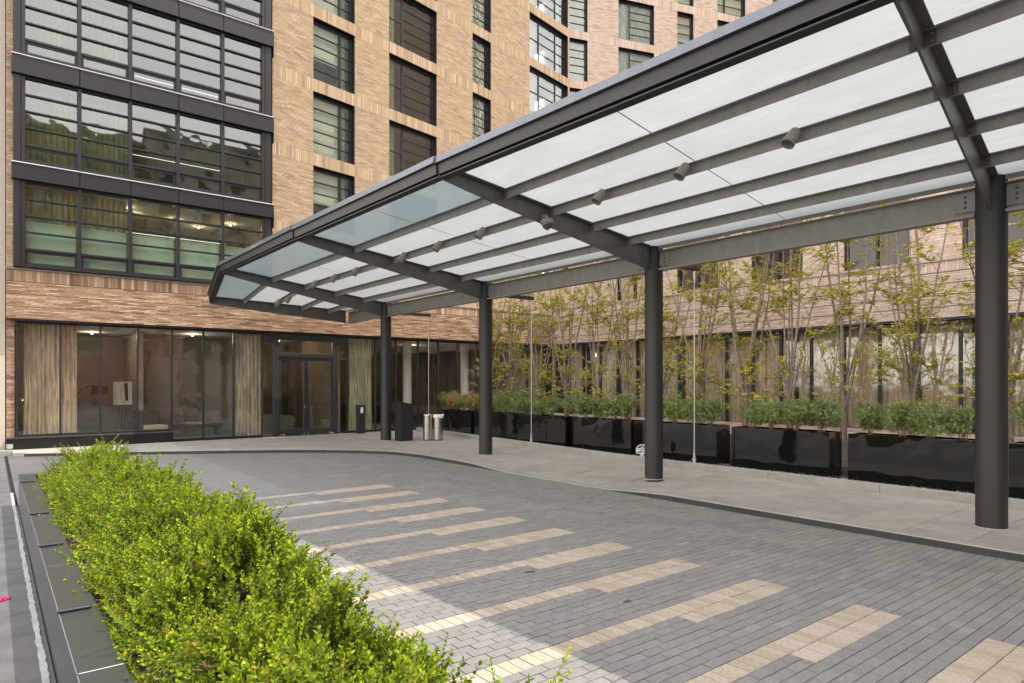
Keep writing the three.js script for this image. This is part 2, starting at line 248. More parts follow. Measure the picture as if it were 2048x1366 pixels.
// ------------------------------------------------------------------ ground, court, pavements
const KX = 7.83;                                            // face of the court kerb
const road = [[-60, 3], [KX, 3], [KX, -13.3], [7.66, -14.25], [7.2, -15.0], [6.5, -15.75], [5.6, -16.45], [3.0, -17.98], [0.6, -19.3], [-60, -19.6]];
const kerbLine = road.slice(1, 9);
const drop = z => { const s = (a, b, x) => { const t = Math.min(1, Math.max(0, (x - a) / (b - a))); return t * t * (3 - 2 * t); }; return s(-11.7, -9.9, z) * (1 - s(-7.65, -6.1, z)); };
const walkY = (x, z) => 0.08 - 0.074 * drop(z) * Math.min(1, Math.max(0, 1 - (x - KX - 0.75) / 1.0));
{
  const g = mesh('ground', boxG(-300, -0.6, -300, 300, -0.09, 300), M.asphalt); g.userData.kind = 'structure';

  // court paving: grey stone setts with tan stripes
  const court = structure('court_paving');
  mesh('bedding', boxG(1.45, -0.08, -19.6, KX + 0.2, -0.012, 3.0), M.grout, court);
  const P = 0.087, L = 0.174, X0 = 1.52, X1 = KX - 0.003;
  const planes = []; for (let k = 1; k < road.length - 2; k++) { const a = road[k], b = road[k + 1], nx = (b[1] - a[1]), nz = -(b[0] - a[0]), l = Math.hypot(nx, nz); let n = [nx / l, nz / l]; if (n[0] * (0 - a[0]) + n[1] * (-8 - a[1]) > 0) n = [-n[0], -n[1]]; planes.push([n[0], n[1], n[0] * a[0] + n[1] * a[1] - 0.004]); }
  const greys = [[0.212, 0.204, 0.197], [0.222, 0.214, 0.206], [0.202, 0.195, 0.189], [0.216, 0.208, 0.199], [0.229, 0.220, 0.209], [0.207, 0.200, 0.194]];
  const tans = [[0.43, 0.36, 0.285], [0.445, 0.375, 0.298], [0.415, 0.345, 0.27], [0.46, 0.39, 0.315], [0.385, 0.315, 0.24]];
  const worn = [[0.252, 0.238, 0.217], [0.265, 0.250, 0.229], [0.240, 0.226, 0.207]];   // dusty setts by the kerb
  const mats = { g: greys.map(c => std(...c, 0.78, { map: T.granite, bumpMap: T.graniteB, bumpScale: 0.0012 })), t: tans.map(c => std(...c, 0.8, { map: T.granite, bumpMap: T.graniteB, bumpScale: 0.0012 })), w: worn.map(c => std(...c, 0.85, { map: T.granite, bumpMap: T.graniteB, bumpScale: 0.001 })) };
  const list = [], nk = periodic(41, 24), nk2 = periodic(42, 64);
  const put = (x0, x1, z0, z1, kind) => {
    let pal = kind, cxm = (x0 + x1) / 2, czm = (z0 + z1) / 2;
    if (kind === 'g') { const dust = (cxm - 5.9) * 0.55 + (nk(cxm / 6, czm / 6) - 0.5) * 2.4 + (nk2(cxm / 6, czm / 6) - 0.5) * 0.9; if (dust + R(-0.5, 0.5) > 0.25) pal = 'w'; }
    const n = { g: greys, t: tans, w: worn }[pal]; const idx = Math.floor(rnd() * n.length * 0.9999);
    list.push({ x0, x1, z0, z1, pal, idx, y: R(-0.0018, 0.0012), cx: cxm, cz: czm });
  };
  const fill = (a, b, z0, z1, sh) => { for (let x = a - sh; x < b - 0.01; x += L) { let s = Math.max(a, x), e = Math.min(b, x + L); if (e - s > 0.03) put(s, e, z0, z1, 'g'); } };
  for (let j = -50; j < 206; j++) {
    const z1 = -2.0 - j * P, z0 = z1 - P, k = Math.floor(j / 10), m = j - k * 10, striped = k >= -5 && k <= 9, sh = (((j % 2) + 2) % 2) * L * 0.5 + 0.003;
    if (striped && m < 4) {
      if (m === 0 || m === 2) { for (let x = m === 2 ? 1.559 : 3.995; x < 5.29; x += P) put(x, x + P, z1 - 2 * P, z1, 't'); }
      if (m < 2) fill(X0, 3.995, z0, z1, sh); else fill(X0, 1.559, z0, z1, 0);
      fill(5.3, X1, z0, z1, sh);
    } else fill(X0, X1, z0, z1, sh);
  }
  for (const b of list) { const p = px(b.cx, 0, b.cz); b.size = p && p[0] > -10 && p[0] < 2058 && p[1] < 1370 ? 1 / p[2] : 0; }
  list.sort((a, b) => b.size - a.size);
  const field = new Geo(), shapesP = new Map(), J = 0.006, JX = 0.007;
  const cast = { g: greys, t: tans, w: worn };
  list.forEach((b, k) => {
    const w = b.x1 - b.x0 - JX, d = b.z1 - b.z0 - J;
    if (k < 300 && b.cx < X1 - 0.2) {
      const key = `${w.toFixed(3)},${d.toFixed(3)}`; if (!shapesP.has(key)) shapesP.set(key, new Geo().prism([[0, 0], [w, 0], [w, d], [0, d]], -0.03, 0, 0.0015).build());
      mesh('paver', shapesP.get(key), mats[b.pal][b.idx], court, [b.x0 + JX / 2, b.y, b.z0 + J / 2]); return;
    }
    const c = cast[b.pal][b.idx], f = R(0.96, 1.04); field.col = [c[0] * f, c[1] * f, c[2] * f];
    let poly = [[b.x0 + JX / 2, b.z0 + J / 2], [b.x1 - JX / 2, b.z0 + J / 2], [b.x1 - JX / 2, b.z1 - J / 2], [b.x0 + JX / 2, b.z1 - J / 2]];
    if (b.cz < -12.5) { poly = clipPoly(poly, planes); if (!poly) return; }
    field.prism(poly, -0.03, b.y, 0.0015);
  });
  stuffPart(mesh('paver_field', field.build(), std(1, 1, 1, 0.79, { map: T.granite, vertexColors: true, bumpMap: T.graniteB, bumpScale: 0.0012 }), court));

  // drive apron and the street beside the planter
  const walk = structure('street_pavement'), flags = [[0.105, 0.098, 0.104], [0.096, 0.090, 0.096], [0.114, 0.107, 0.111]].map(c => std(...c, 0.85, { map: T.asphalt }));
  for (let z = 4.5; z > -64; z -= 1.52) for (let x = 0.235; x > -6; x -= 1.52) { if (z < -19 && x > 0) continue; mesh('flagstone', cboxG(x - 1.51, -0.07, z - 1.51, x, 0.0 + R(-0.002, 0.002), z, 0.005), flags[Math.floor(rnd() * 3)], walk); }
  mesh('flagstone_edge', cboxG(0.262, -0.07, -11.55, 0.296, 0.001, 4.5, 0.004), flags[1], walk);
  const seal = new Geo(), sr = rngOf(5); let a = 0.036, pts = [];
  for (let z = 4; z > -13; z -= 0.06) { pts.push([z, 0.232 + (sr() - 0.5) * 0.010, 0.266 + (sr() - 0.5) * 0.012]); }
  for (let k = 0; k + 1 < pts.length; k++) { const [z, l, r] = pts[k], [y, m, s] = pts[k + 1]; seal.poly([[l, 0.006, z], [r, 0.006, z], [s, 0.006, y], [m, 0.006, y]]); seal.poly([[l, -0.02, z], [l, 0.006, z], [m, 0.006, y], [m, -0.02, y]]); }
  mesh('joint_sealant', seal.build(), std(0.36, 0.355, 0.36, 0.7, { map: T.slabPale }), walk);
  const apron = structure('drive_apron');
  let n = 0; for (let z = -11.62; z > -20.3; z -= 1.45) for (let x = 0.30; x < 1.7; x += 0.71) { mesh('apron_slab', cboxG(x, -0.07, Math.max(z - 1.44, -20.44), x + 0.70, -0.001 + R(-0.002, 0.001), z, 0.004), flags[(n++) % 3], apron); }
}
{ // raised walk with kerb stones and slabs
  const walk = structure('sidewalk');
  // kerb stones along the court
  let pts = []; for (let k = 0; k + 1 < kerbLine.length; k++) { const a = kerbLine[k], b = kerbLine[k + 1], n = Math.max(1, Math.round(Math.hypot(b[0] - a[0], b[1] - a[1]) / 0.4)); for (let i = 0; i < n; i++) pts.push([a[0] + (b[0] - a[0]) * i / n, a[1] + (b[1] - a[1]) * i / n]); } pts.push(kerbLine[kerbLine.length - 1]);
  const nrm = pts.map((p, k) => { const a = pts[Math.max(0, k - 1)], b = pts[Math.min(pts.length - 1, k + 1)]; const t = [b[0] - a[0], b[1] - a[1]], l = Math.hypot(...t); return [-t[1] / l, t[0] / l]; });
  const W = 0.15;
  for (let k = 0; k + 1 < pts.length; k += 6) {
    const e = Math.min(k + 6, pts.length - 1), g = new Geo(), fc = new Geo();
    for (let i = k; i < e; i++) {
      const s = i === k ? 0.006 : 0, f = i + 1 === e ? 0.006 : 0, lerp = (p, q, t) => [p[0] + (q[0] - p[0]) * t, p[1] + (q[1] - p[1]) * t];
      const ln = Math.hypot(pts[i + 1][0] - pts[i][0], pts[i + 1][1] - pts[i][1]) || 1;
      const A = lerp(pts[i], pts[i + 1], s / ln), B = lerp(pts[i], pts[i + 1], 1 - f / ln), nA = nrm[i], nB = nrm[i + 1];
      const sg = -1, o = (p, n, d) => [p[0] + n[0] * d * sg * -1, p[1] + n[1] * d * sg * -1];
      const hA = walkY(KX, A[1]) + 0.003, hB = walkY(KX, B[1]) + 0.003, A2 = o(A, nA, W), B2 = o(B, nB, W), A1 = o(A, nA, 0.012), B1 = o(B, nB, 0.012);
      fc.poly([[A[0], -0.06, A[1]], [B[0], -0.06, B[1]], [B[0], hB - 0.012, B[1]], [A[0], hA - 0.012, A[1]]]);
      g.poly([[A[0], hA - 0.012, A[1]], [B[0], hB - 0.012, B[1]], [B1[0], hB, B1[1]], [A1[0], hA, A1[1]]]);
      g.poly([[A1[0], hA, A1[1]], [B1[0], hB, B1[1]], [B2[0], hB, B2[1]], [A2[0], hA, A2[1]]]);
      if (i === k) g.poly([[A2[0], -0.06, A2[1]], [A[0], -0.06, A[1]], [A[0], hA - 0.012, A[1]], [A1[0], hA, A1[1]], [A2[0], hA, A2[1]]]);
      if (i + 1 === e) g.poly([[B[0], -0.06, B[1]], [B2[0], -0.06, B2[1]], [B2[0], hB, B2[1]], [B1[0], hB, B1[1]], [B[0], hB - 0.012, B[1]]]);
    }
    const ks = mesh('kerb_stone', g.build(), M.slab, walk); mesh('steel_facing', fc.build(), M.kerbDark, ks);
  }
  // slabs
  const inner = kerbLine.map((p, k) => { const a = kerbLine[Math.max(0, k - 1)], b = kerbLine[Math.min(kerbLine.length - 1, k + 1)], t = [b[0] - a[0], b[1] - a[1]], l = Math.hypot(...t); return [p[0] - t[1] / l * W, p[1] + t[0] / l * W]; });
  const bedX = z => z > -9 ? 10.5 : 10.5 + (-9 - z) * 0.098;
  const shade = [[0.34, 0.316, 0.282], [0.322, 0.298, 0.266], [0.355, 0.33, 0.295]].map(c => std(...c, 0.82, { map: T.slab, bumpMap: T.graniteB, bumpScale: 0.0006 }));
  const base = new Geo();
  const segs = []; for (let k = 0; k + 1 < kerbLine.length; k++) { const a = kerbLine[k], b = kerbLine[k + 1], t = [b[0] - a[0], b[1] - a[1]], l = Math.hypot(...t); segs.push({ a, b, n: [t[1] / l, -t[0] / l] }); }
  let row = 0;
  for (let z = 2.9; z > -20.44; z -= 0.66, row++) {
    const z0 = Math.max(z - 0.66, -20.44), zc = (z + z0) / 2;
    for (let x = 0.4 - (row % 2) * 0.5; x < 13; x += 0.99) {
      let poly = [[x + 0.0035, z0 + 0.0035], [x + 0.9865, z0 + 0.0035], [x + 0.9865, z - 0.0035], [x + 0.0035, z - 0.0035]], cx = x + 0.5;
      // nearest kerb segment gives the cutting line
      let best = null, bd = 1e9; for (const s of segs) { const vx = s.b[0] - s.a[0], vz = s.b[1] - s.a[1], t = Math.max(0, Math.min(1, ((cx - s.a[0]) * vx + (zc - s.a[1]) * vz) / (vx * vx + vz * vz))), d = Math.hypot(s.a[0] + vx * t - cx, s.a[1] + vz * t - zc); if (d < bd) { bd = d; best = s; } }
      const n = best.n, pl = [n[0], n[1], n[0] * best.a[0] + n[1] * best.a[1] - W - 0.004];
      const bx = bedX(zc); poly = clipPoly(poly, [pl, zc < -19.5 ? [1, 0, 18.4] : zc > -9 ? [1, 0, 10.496] : [1, 0.098, 10.496 - 0.098 * 9]]); if (!poly) continue;
      const top = (px_, pz_) => walkY(px_, pz_), g = new Geo();
      g.prism(poly, -0.05, top, 0.003); mesh('slab', g.build(), shade[Math.floor(rnd() * 3)], walk);
    }
  }
  // bedding below the slabs
  { const s = new THREE.Shape(); const P = [...inner.map(p => [p[0], p[1]]), [0.4, -20.4], [12.5, -20.4], [11.5, -18], [10.5, -9], [10.5, 3]]; P.forEach(([x, z], k) => k ? s.lineTo(x, -z) : s.moveTo(x, -z)); const g = new THREE.ShapeGeometry(s); g.rotateX(-Math.PI / 2); const m = mesh('bedding', g, M.grout, walk); m.position.y = -0.002; }
  // tactile plate in the dropped kerb
  const plate = new Geo(), dome = new Geo(), hY = (x, z) => walkY(x, z) + 0.004;
  for (let k = 0; k < 3; k++) { const za = -9.75 + k * 0.66, zb = za + 0.65; mesh('tactile_plate', new Geo().prism([[8.02, za], [8.62, za], [8.62, zb], [8.02, zb]], 0.0, hY, 0.002).build(), std(0.33, 0.315, 0.29, 0.85, { map: T.slab }), walk); }
  for (let x = 8.05; x < 8.61; x += 0.055) for (let z = -9.72; z < -7.8; z += 0.055) { const y = hY(x, z), r = 0.014; for (let k = 0; k < 6; k++) { const f = k / 6 * 6.283, e = (k + 1) / 6 * 6.283; dome.poly([[x + Math.cos(e) * r, y - 0.001, z + Math.sin(e) * r], [x + Math.cos(f) * r, y - 0.001, z + Math.sin(f) * r], [x + Math.cos(f) * r * 0.5, y + 0.006, z + Math.sin(f) * r * 0.5], [x + Math.cos(e) * r * 0.5, y + 0.006, z + Math.sin(e) * r * 0.5]]); } dome.poly([0, 1, 2, 3, 4, 5].map(k => [x + Math.cos(-k / 6 * 6.283) * r * 0.5, y + 0.006, z + Math.sin(-k / 6 * 6.283) * r * 0.5])); }
  stuffPart(mesh('tactile_dome_field', dome.build(), std(0.36, 0.34, 0.31, 0.8), walk));
  // bed kerb
  let z = 3; let zi = 0; while (z > -19.6) { const e = Math.max(-19.9, z - 1.82), xa = bedX(z), xb = bedX(e), g = new Geo(), q = (x, w) => x + w; const A = [[xa, z - 0.004], [xa + 0.16, z - 0.004], [xb + 0.16, e + 0.004], [xb, e + 0.004]]; g.prism(A, -0.02, 0.2 + R(-0.003, 0.003), 0.008); mesh('bed_kerb', g.build(), M.kerbPale, walk); z = e; zi++; }
}
// planting bed with gravel
{
  const bed = structure('planting_bed');
  mesh('soil', new Geo().prism([[10.6, 5], [18.6, 5], [18.6, -20.4], [11.7, -20.4], [10.6, -9]], -0.05, 0.11).build(), M.soil, bed);
  const peb = new THREE.IcosahedronGeometry(0.016, 0); peb.scale(1, 0.6, 0.8);
  const im = new THREE.InstancedMesh(peb, std(0.10, 0.092, 0.085, 0.85), 9000); im.name = 'gravel'; im.userData.kind = 'stuff'; im.castShadow = im.receiveShadow = true;
  const m4 = new THREE.Matrix4(), q = new THREE.Quaternion(), e = new THREE.Euler(), c = new THREE.Color(), rr = rngOf(31);
  for (let k = 0; k < 9000; k++) { const z = -19.5 + rr() * 21, x0 = (z > -9 ? 10.5 : 10.5 + (-9 - z) * 0.098) + 0.16, x = x0 + Math.pow(rr(), 1.4) * 1.3; e.set(rr() * 6, rr() * 6, rr() * 6); q.setFromEuler(e); const s = 0.5 + rr() * 1.1; m4.compose(V(x, 0.118 + rr() * 0.012, z), q, V(s, s, s)); im.setMatrixAt(k, m4); const v = rr() < 0.12 ? 2.5 + rr() * 2 : 0.4 + rr() * 0.9; c.setRGB(v, v * 0.97, v * 0.93); im.setColorAt(k, c); }
  bed.add(im);
}

// ------------------------------------------------------------------ canopy
const roofY = x => 4.48 - 0.124 * (x - 5.68);                 // underside of the glass
const BZ = [2.46, -2.46, -7.36, -12.3, -17.22, -19.72];       // cross beams
const EX = [5.05, 4.87, 4.62, 4.51, 4.46, 4.80];              // front tips
const TZ = [3.15, -1.89, -7.36, -12.3, -17.22, -19.72];       // where each beam's tip stands
const beamZ = (k, x) => BZ[k] + (TZ[k] - BZ[k]) * (9 - x) / (9 - EX[k]);
const PX = [5.70, 6.57, 7.43, 8.27];                          // purlins
{
  const can = thing('entrance_canopy', 'dark grey steel canopy roofed with frosted glass panels on round columns over the drive', 'canopy');
  // columns
  for (let k = 0; k < 5; k++) {
    const g = new Geo(), pts = []; g.tube([[0, 0.075, 0], [0, 4.13, 0], [0, 4.15, 0]], [0.155, 0.155, 0.15], 32);
    const c = mesh('column', g.build(), M.steelDark, can, [9.0, 0, BZ[k]]);
    mesh('base_ring', new Geo().tube([[0, 0.078, 0], [0, 0.088, 0]], [0.170, 0.164], 32).build(), std(0.42, 0.39, 0.35, 0.8), c);
  }
  // cross beams: tapered web, top flange, bolted end plate
  const bolt = new THREE.SphereGeometry(0.017, 8, 5); bolt.scale(1, 1, 0.6);
  for (let k = 0; k < 6; k++) {
    const z = BZ[k], xt = EX[k], last = k === 5, yT = x => last ? 4.19 - 0.03 * (x - 4.8) : roofY(x), tip = last ? 0.22 : 0.17;
    const yB = x => { const t = (x - xt) / (8.95 - xt); return yT(x) - (tip + (0.40 - tip) * Math.pow(t, 0.85)); };
    const g = new Geo(), h = 0.011, n = 10, Z = x => beamZ(k, x);
    for (let i = 0; i < n; i++) { const a = xt + (8.88 - xt) * i / n, b = xt + (8.88 - xt) * (i + 1) / n, p = Z(a), q = Z(b);
      g.poly([[a, yB(a), p + h], [b, yB(b), q + h], [b, yT(b) - 0.012, q + h], [a, yT(a) - 0.012, p + h]]);
      g.poly([[b, yB(b), q - h], [a, yB(a), p - h], [a, yT(a) - 0.012, p - h], [b, yT(b) - 0.012, q - h]]);
      g.poly([[a, yB(a), p - h], [b, yB(b), q - h], [b, yB(b), q + h], [a, yB(a), p + h]]); }
    g.poly([[xt, yB(xt), Z(xt) - h], [xt, yB(xt), Z(xt) + h], [xt, yT(xt), Z(xt) + h], [xt, yT(xt), Z(xt) - h]]);
    const beam = mesh('cross_beam', g.build(), M.steel, can), f = new Geo(), w = 0.085;
    { const a = xt, b = 8.88, p = Z(a), q = Z(b), A = yT(a), B = yT(b); f.poly([[a, A - 0.014, p - w], [b, B - 0.014, q - w], [b, B - 0.014, q + w], [a, A - 0.014, p + w]]); f.poly([[a, A, p + w], [b, B, q + w], [b, B, q - w], [a, A, p - w]]); f.poly([[a, A - 0.014, p + w], [b, B - 0.014, q + w], [b, B, q + w], [a, A, p + w]]); f.poly([[b, B - 0.014, q - w], [a, A - 0.014, p - w], [a, A, p - w], [b, B, q - w]]); }
    mesh('top_flange', f.build(), M.steel, beam);
    if (!last) { mesh('end_plate', cboxG(8.70, yB(8.78) + 0.02, z + 0.0115, 8.86, yT(8.8) - 0.03, z + 0.022, 0.002), M.steel, beam); for (let b = 0; b < 3; b++) mesh('bolt', bolt, M.steel, beam, [8.79, yB(8.78) + 0.07 + b * 0.125, z + 0.026]); }
  }
  // purlins with angle cleats and bolts
  for (let k = 0; k < 5; k++) for (let q = 0; q < 4; q++) {
    const x = PX[q], za = beamZ(k, x) - 0.012, zb = beamZ(k + 1, x) + 0.012, ya = roofY(x), yb = k === 4 ? 4.16 - 0.03 * (x - 4.8) : ya, g = new Geo();
    const D = 0.135, h = 0.006, w = 0.045, bar = (x0, x1, d0, d1) => { const A = [[x0, ya - d0, za], [x1, ya - d0, za], [x1, ya - d1, za], [x0, ya - d1, za]], B = [[x0, yb - d0, zb], [x1, yb - d0, zb], [x1, yb - d1, zb], [x0, yb - d1, zb]]; g.poly([A[0], A[1], B[1], B[0]]); g.poly([A[1], A[2], B[2], B[1]]); g.poly([A[2], A[3], B[3], B[2]]); g.poly([A[3], A[0], B[0], B[3]]); g.poly(A.slice().reverse()); g.poly(B); };
    bar(x - h, x + h, 0.013, D); bar(x - w, x + w, 0.002, 0.0125);
    const p = mesh('purlin', g.build(), M.steelWarm, can);
    for (const [zz, yy, s] of [[za, ya, -1], [zb, yb, 1]]) { if (k > 2 && q > 1) continue; mesh('cleat', cboxG(x - 0.017, yy - D + 0.01, Math.min(zz, zz + s * 0.085), x - 0.0065, yy - 0.02, Math.max(zz, zz + s * 0.085), 0.002), M.steel, p); for (const d of [0.045, 0.105]) { const b = mesh('bolt', bolt, M.steel, p, [x - 0.019, yy - d, zz + s * 0.05]); b.rotation.y = -Math.PI / 2; } }
  }
  // back girder between columns with edge purlin and splice plates
  for (let k = 0; k < 5; k++) {
    const za = BZ[k] - (0.15), zb = BZ[k + 1] + (k === 4 ? 0.0 : 0.15), g = new Geo();
    g.box(8.99, 3.70, zb, 9.01, 3.99, za); g.box(8.93, 3.668, zb, 9.07, 3.699, za); g.box(8.93, 3.991, zb, 9.07, 4.004, za);
    const m = mesh('girder', g.build(), M.steelWarm, can);
    mesh('edge_purlin', new Geo().box(8.93, 4.03, zb, 8.945, 4.10, za).box(8.93, 4.101, zb, 9.05, 4.11, za).build(), M.steelWarm, can);
    for (const [z, s] of [[za, -1], [zb, 1]]) { const pl = mesh('splice_plate', cboxG(8.968, 3.74, Math.min(z, z + s * 0.2), 8.989, 3.975, Math.max(z, z + s * 0.2), 0.002), M.steelWarm, m); if (k < 3) for (let b = 0; b < 3; b++) { const q = mesh('bolt', bolt, M.steel, m, [8.964, 3.80 + b * 0.06, z + s * 0.1]); q.rotation.y = -Math.PI / 2; } }
  }
  // front edge beam and gutter
  for (let k = 0; k < 5; k++) {
    const a = [EX[k] - 0.02, TZ[k]], b = [EX[k + 1] - 0.02, TZ[k + 1]], ya = roofY(a[0]), yb = k === 4 ? 4.2 : roofY(b[0]);
    const sec = (g, P) => { const n = P.length, A = P.map(([d, y]) => [a[0] + d, ya + y, a[1]]), B = P.map(([d, y]) => [b[0] + d + 0.025, yb + y, b[1] + 0.004]); for (let i = 0; i < n; i++) { const j = (i + 1) % n; g.poly([A[i], A[j], B[j], B[i]]); } g.poly(A.slice().reverse()); g.poly(B); return g; };
    const e = mesh('edge_beam', sec(sec(new Geo(), [[0.0, -0.17], [0.12, -0.17], [0.12, -0.155], [0.0, -0.155]]), [[0.05, -0.154], [0.066, -0.154], [0.066, 0.02], [0.05, 0.02]]).build(), M.steelDark, can);
    mesh('gutter_face', sec(new Geo(), [[-0.02, -0.13], [0.048, -0.13], [0.048, 0.005], [-0.03, 0.005]]).build(), M.steelDark, e);
    mesh('gutter_cap', sec(new Geo(), [[-0.075, 0.008], [0.17, 0.024], [0.17, 0.04], [0.03, 0.115], [-0.06, 0.10]]).build(), std(0.16, 0.168, 0.19, 0.3, { metalness: 0.35, map: T.steel }), e);
  }
  // glass panels, two per bay and row
  for (let k = 0; k < 5; k++) { const xs = q => q === 0 ? [EX[k] + 0.10, EX[k + 1] + 0.10] : q === 5 ? [9.04, 9.04] : [PX[q - 1], PX[q - 1]];
    for (let q = 0; q < 5; q++) for (let hlf = 0; hlf < (k === 4 ? 1 : 2); hlf++) {
      const t0 = hlf * 0.5 + (hlf ? 0.0015 : 0.004), t1 = (k === 4 ? 1 : hlf * 0.5 + 0.5) - (hlf || k === 4 ? 0.004 : 0.0015), A = xs(q), B = xs(q + 1), L_ = (p, t) => p[0] + (p[1] - p[0]) * t, zz = (x, t) => beamZ(k, x) + (beamZ(k + 1, x) - beamZ(k, x)) * t;
      const Y = (x, t) => (k === 4 ? roofY(x) * (1 - t) + (4.17 - 0.03 * (x - 4.8)) * t : roofY(x)) + 0.006, at = (x, t, d = 0, o = 0) => [x, Y(x, t) + d, zz(x, t) + o];
      const x00 = L_(A, t0) + 0.006, x01 = L_(A, t1) + 0.006, x10 = L_(B, t0) - 0.006, x11 = L_(B, t1) - 0.006;
      mesh('glass_panel', new Geo().poly([at(x00, t0), at(x10, t0), at(x11, t1), at(x01, t1)]).build(), (q === 0 && k >= 2) ? M.tinted : M.frost, can);
      if (hlf === 0 && k !== 4) mesh('panel_joint', new Geo().poly([at(x01, 0.5, -0.004, 0.007), at(x11, 0.5, -0.004, 0.007), at(x11, 0.5, -0.004, -0.007), at(x01, 0.5, -0.004, -0.007)]).build(), std(0.42, 0.40, 0.37, 0.8), can);
    } }
  // outriggers that carry the tie rods
  for (const [z, x] of [[-7.67, 10.58], [-13.0, 10.98], [-18.3, 11.1]]) mesh('outrigger', cboxG(9.071, 3.90, z - 0.05, x + 0.05, 3.985, z + 0.05, 0.004), M.steelDark, can);
}
// tie rods
for (const [z, x, lab] of [[-7.67, 10.58, 'slender steel tie rod with turnbuckle ends standing beside the second round column'], [-13.0, 10.98, 'slender steel tie rod rising from the bed kerb between the third column and planters'], [-18.3, 11.1, 'slender steel tie rod behind the two stainless bins']]) {
  const t = thing('tie_rod', lab, 'tie rod', [x, 0.2, z], 0, 'tie rods holding down the canopy');
  mesh('rod', new Geo().tube([[0, 0.18, 0], [0, 3.56, 0]], 0.0115, 10).build(), M.steelRod, t);
  mesh('clevis', new Geo().tube([[0, -0.003, 0], [0, 0.06, 0], [0, 0.12, 0], [0, 0.2, 0], [0, 0.26, 0]], [0.03, 0.034, 0.026, 0.018, 0.012], 12).build(), M.steelRod, t);
  mesh('clevis', new Geo().tube([[0, 3.48, 0], [0, 3.54, 0], [0, 3.64, 0], [0, 3.70, 0]], [0.0125, 0.022, 0.03, 0.028], 12).build(), M.steelRod, t);
  mesh('pin', new Geo().tube([[0, 0.07, -0.045], [0, 0.07, 0.045]], 0.011, 8).build(), M.steelRod, t);
}
// spotlights under the second purlin
{
  const spots = [[-3.5, 0], [-4.86, 0], [-6.22, 0], [-8.96, 0], [-10.32, 0], [-11.65, 0], [-13.8, 0], [-15.0, 0], [-16.2, 0], [-18.1, 1], [-18.9, 1]];
  const prof = [[0.0, 0.13], [0.030, 0.126], [0.048, 0.108], [0.058, 0.07], [0.066, 0.0], [0.070, -0.075], [0.066, -0.078], [0.060, -0.02], [0.056, 0.02], [0.0, 0.021]].map(p => new THREE.Vector2(...p));
  const can = new THREE.LatheGeometry(prof, 24), lens = new THREE.CylinderGeometry(0.052, 0.052, 0.006, 24), lampG = new THREE.TorusGeometry(0.03, 0.010, 8, 20); lampG.rotateX(Math.PI / 2);
  const lensM = std(0.10, 0.11, 0.11, 0.15), ringM = std(0.42, 0.42, 0.40, 0.4);
  let first;
  spots.forEach(([z, far]) => {
    const y = far ? 4.04 : roofY(6.57) - 0.125, lab = far ? 'small bullet spotlight on the last short purlin by the brick wall' : 'taupe bullet spotlight clamped under the second canopy purlin';
    const t = thing('spotlight', lab, 'spotlight', [6.53, y, z], 0, far ? 'spotlights in the last canopy bay' : 'spotlights along the canopy purlin');
    const head = mesh('housing', can, M.fixture, t, [-0.10, 0.0, 0.02]); head.rotation.set(0.25, 0, -0.55);
    const l = mesh('lens', lens, lensM, head, [0, 0.015, 0]); mesh('lamp_ring', lampG, ringM, head, [0, 0.006, 0]);
    mesh('bracket', new Geo().tube([[-0.07, 0.05, 0.0], [-0.02, 0.06, 0.0], [0.035, 0.06, 0]], 0.011, 8).build(), M.fixture, t);
    mesh('knuckle', new Geo().tube([[-0.065, 0.05, -0.035], [-0.065, 0.05, 0.035]], 0.016, 10).build(), M.fixture, t);
  });
  const d = thing('dome_camera', 'taupe dome security camera hanging from the cross beam web', 'camera', [6.42, 4.10, -7.24]);
  mesh('housing', new THREE.LatheGeometry([[0, 0.07], [0.05, 0.068], [0.085, 0.05], [0.098, 0.02], [0.102, -0.01], [0.094, -0.018], [0, -0.018]].map(p => new THREE.Vector2(...p)), 28), M.fixture, d);
  mesh('dome', new THREE.SphereGeometry(0.078, 24, 12, 0, 6.2832, Math.PI / 2, Math.PI / 2).translate(0, -0.02, 0), phys(0.06, 0.055, 0.05, 0.05, { clearcoat: 1 }), d);
  mesh('lens_block', new Geo().cbox(-0.035, -0.085, -0.03, 0.035, -0.03, 0.03, 0.01).build(), std(0.2, 0.18, 0.16, 0.5), d).position.y = -0.016;
  mesh('mount', new Geo().tube([[0, 0.06, 0], [0, 0.10, -0.02], [-0.0, 0.11, -0.105]], 0.028, 12).build(), M.fixture, d);
}

// ------------------------------------------------------------------ curtains and glass walls
function curtainG(w, h, folds, depth, seed, flare = 0) {
  const r = rngOf(seed), nx = folds * 8, ny = 10, g = new Geo(), ph = []; for (let k = 0; k < folds + 2; k++) ph.push([0.5 + r(), r() * 1.2 - 0.6]);
  const P = (i, j) => { const u = i / nx, v = j / ny, f = u * folds, k = Math.floor(f), a = ph[k][0] + (ph[k + 1][0] - ph[k][0]) * (f - k), s = Math.sin((f + ph[k][1] * 0.12) * 6.283) * depth * a, sp = 1 + flare * Math.pow(1 - v, 4); return [(u - 0.5) * w * sp, v * h, s * (0.55 + 0.45 * (1 - v)) * sp + Math.sin(f * 2.1 + v * 1.5) * 0.012]; };
  const id = []; for (let j = 0; j <= ny; j++) for (let i = 0; i <= nx; i++) { const p = P(i, j), q = P(Math.min(nx, i + 1), j), o = P(Math.max(0, i - 1), j), t = [q[0] - o[0], q[2] - o[2]], l = Math.hypot(...t); const k = g.vert(...p, -t[1] / l, 0, t[0] / l); g.u[k * 2] = i / nx * w * 1.25; g.u[k * 2 + 1] = p[1]; id.push(k); }
  for (let j = 0; j < ny; j++) for (let i = 0; i < nx; i++) { const a = j * (nx + 1) + i; g.i.push(id[a], id[a + 1], id[a + nx + 2], id[a], id[a + nx + 2], id[a + nx + 1]); }
  return g.build();
}
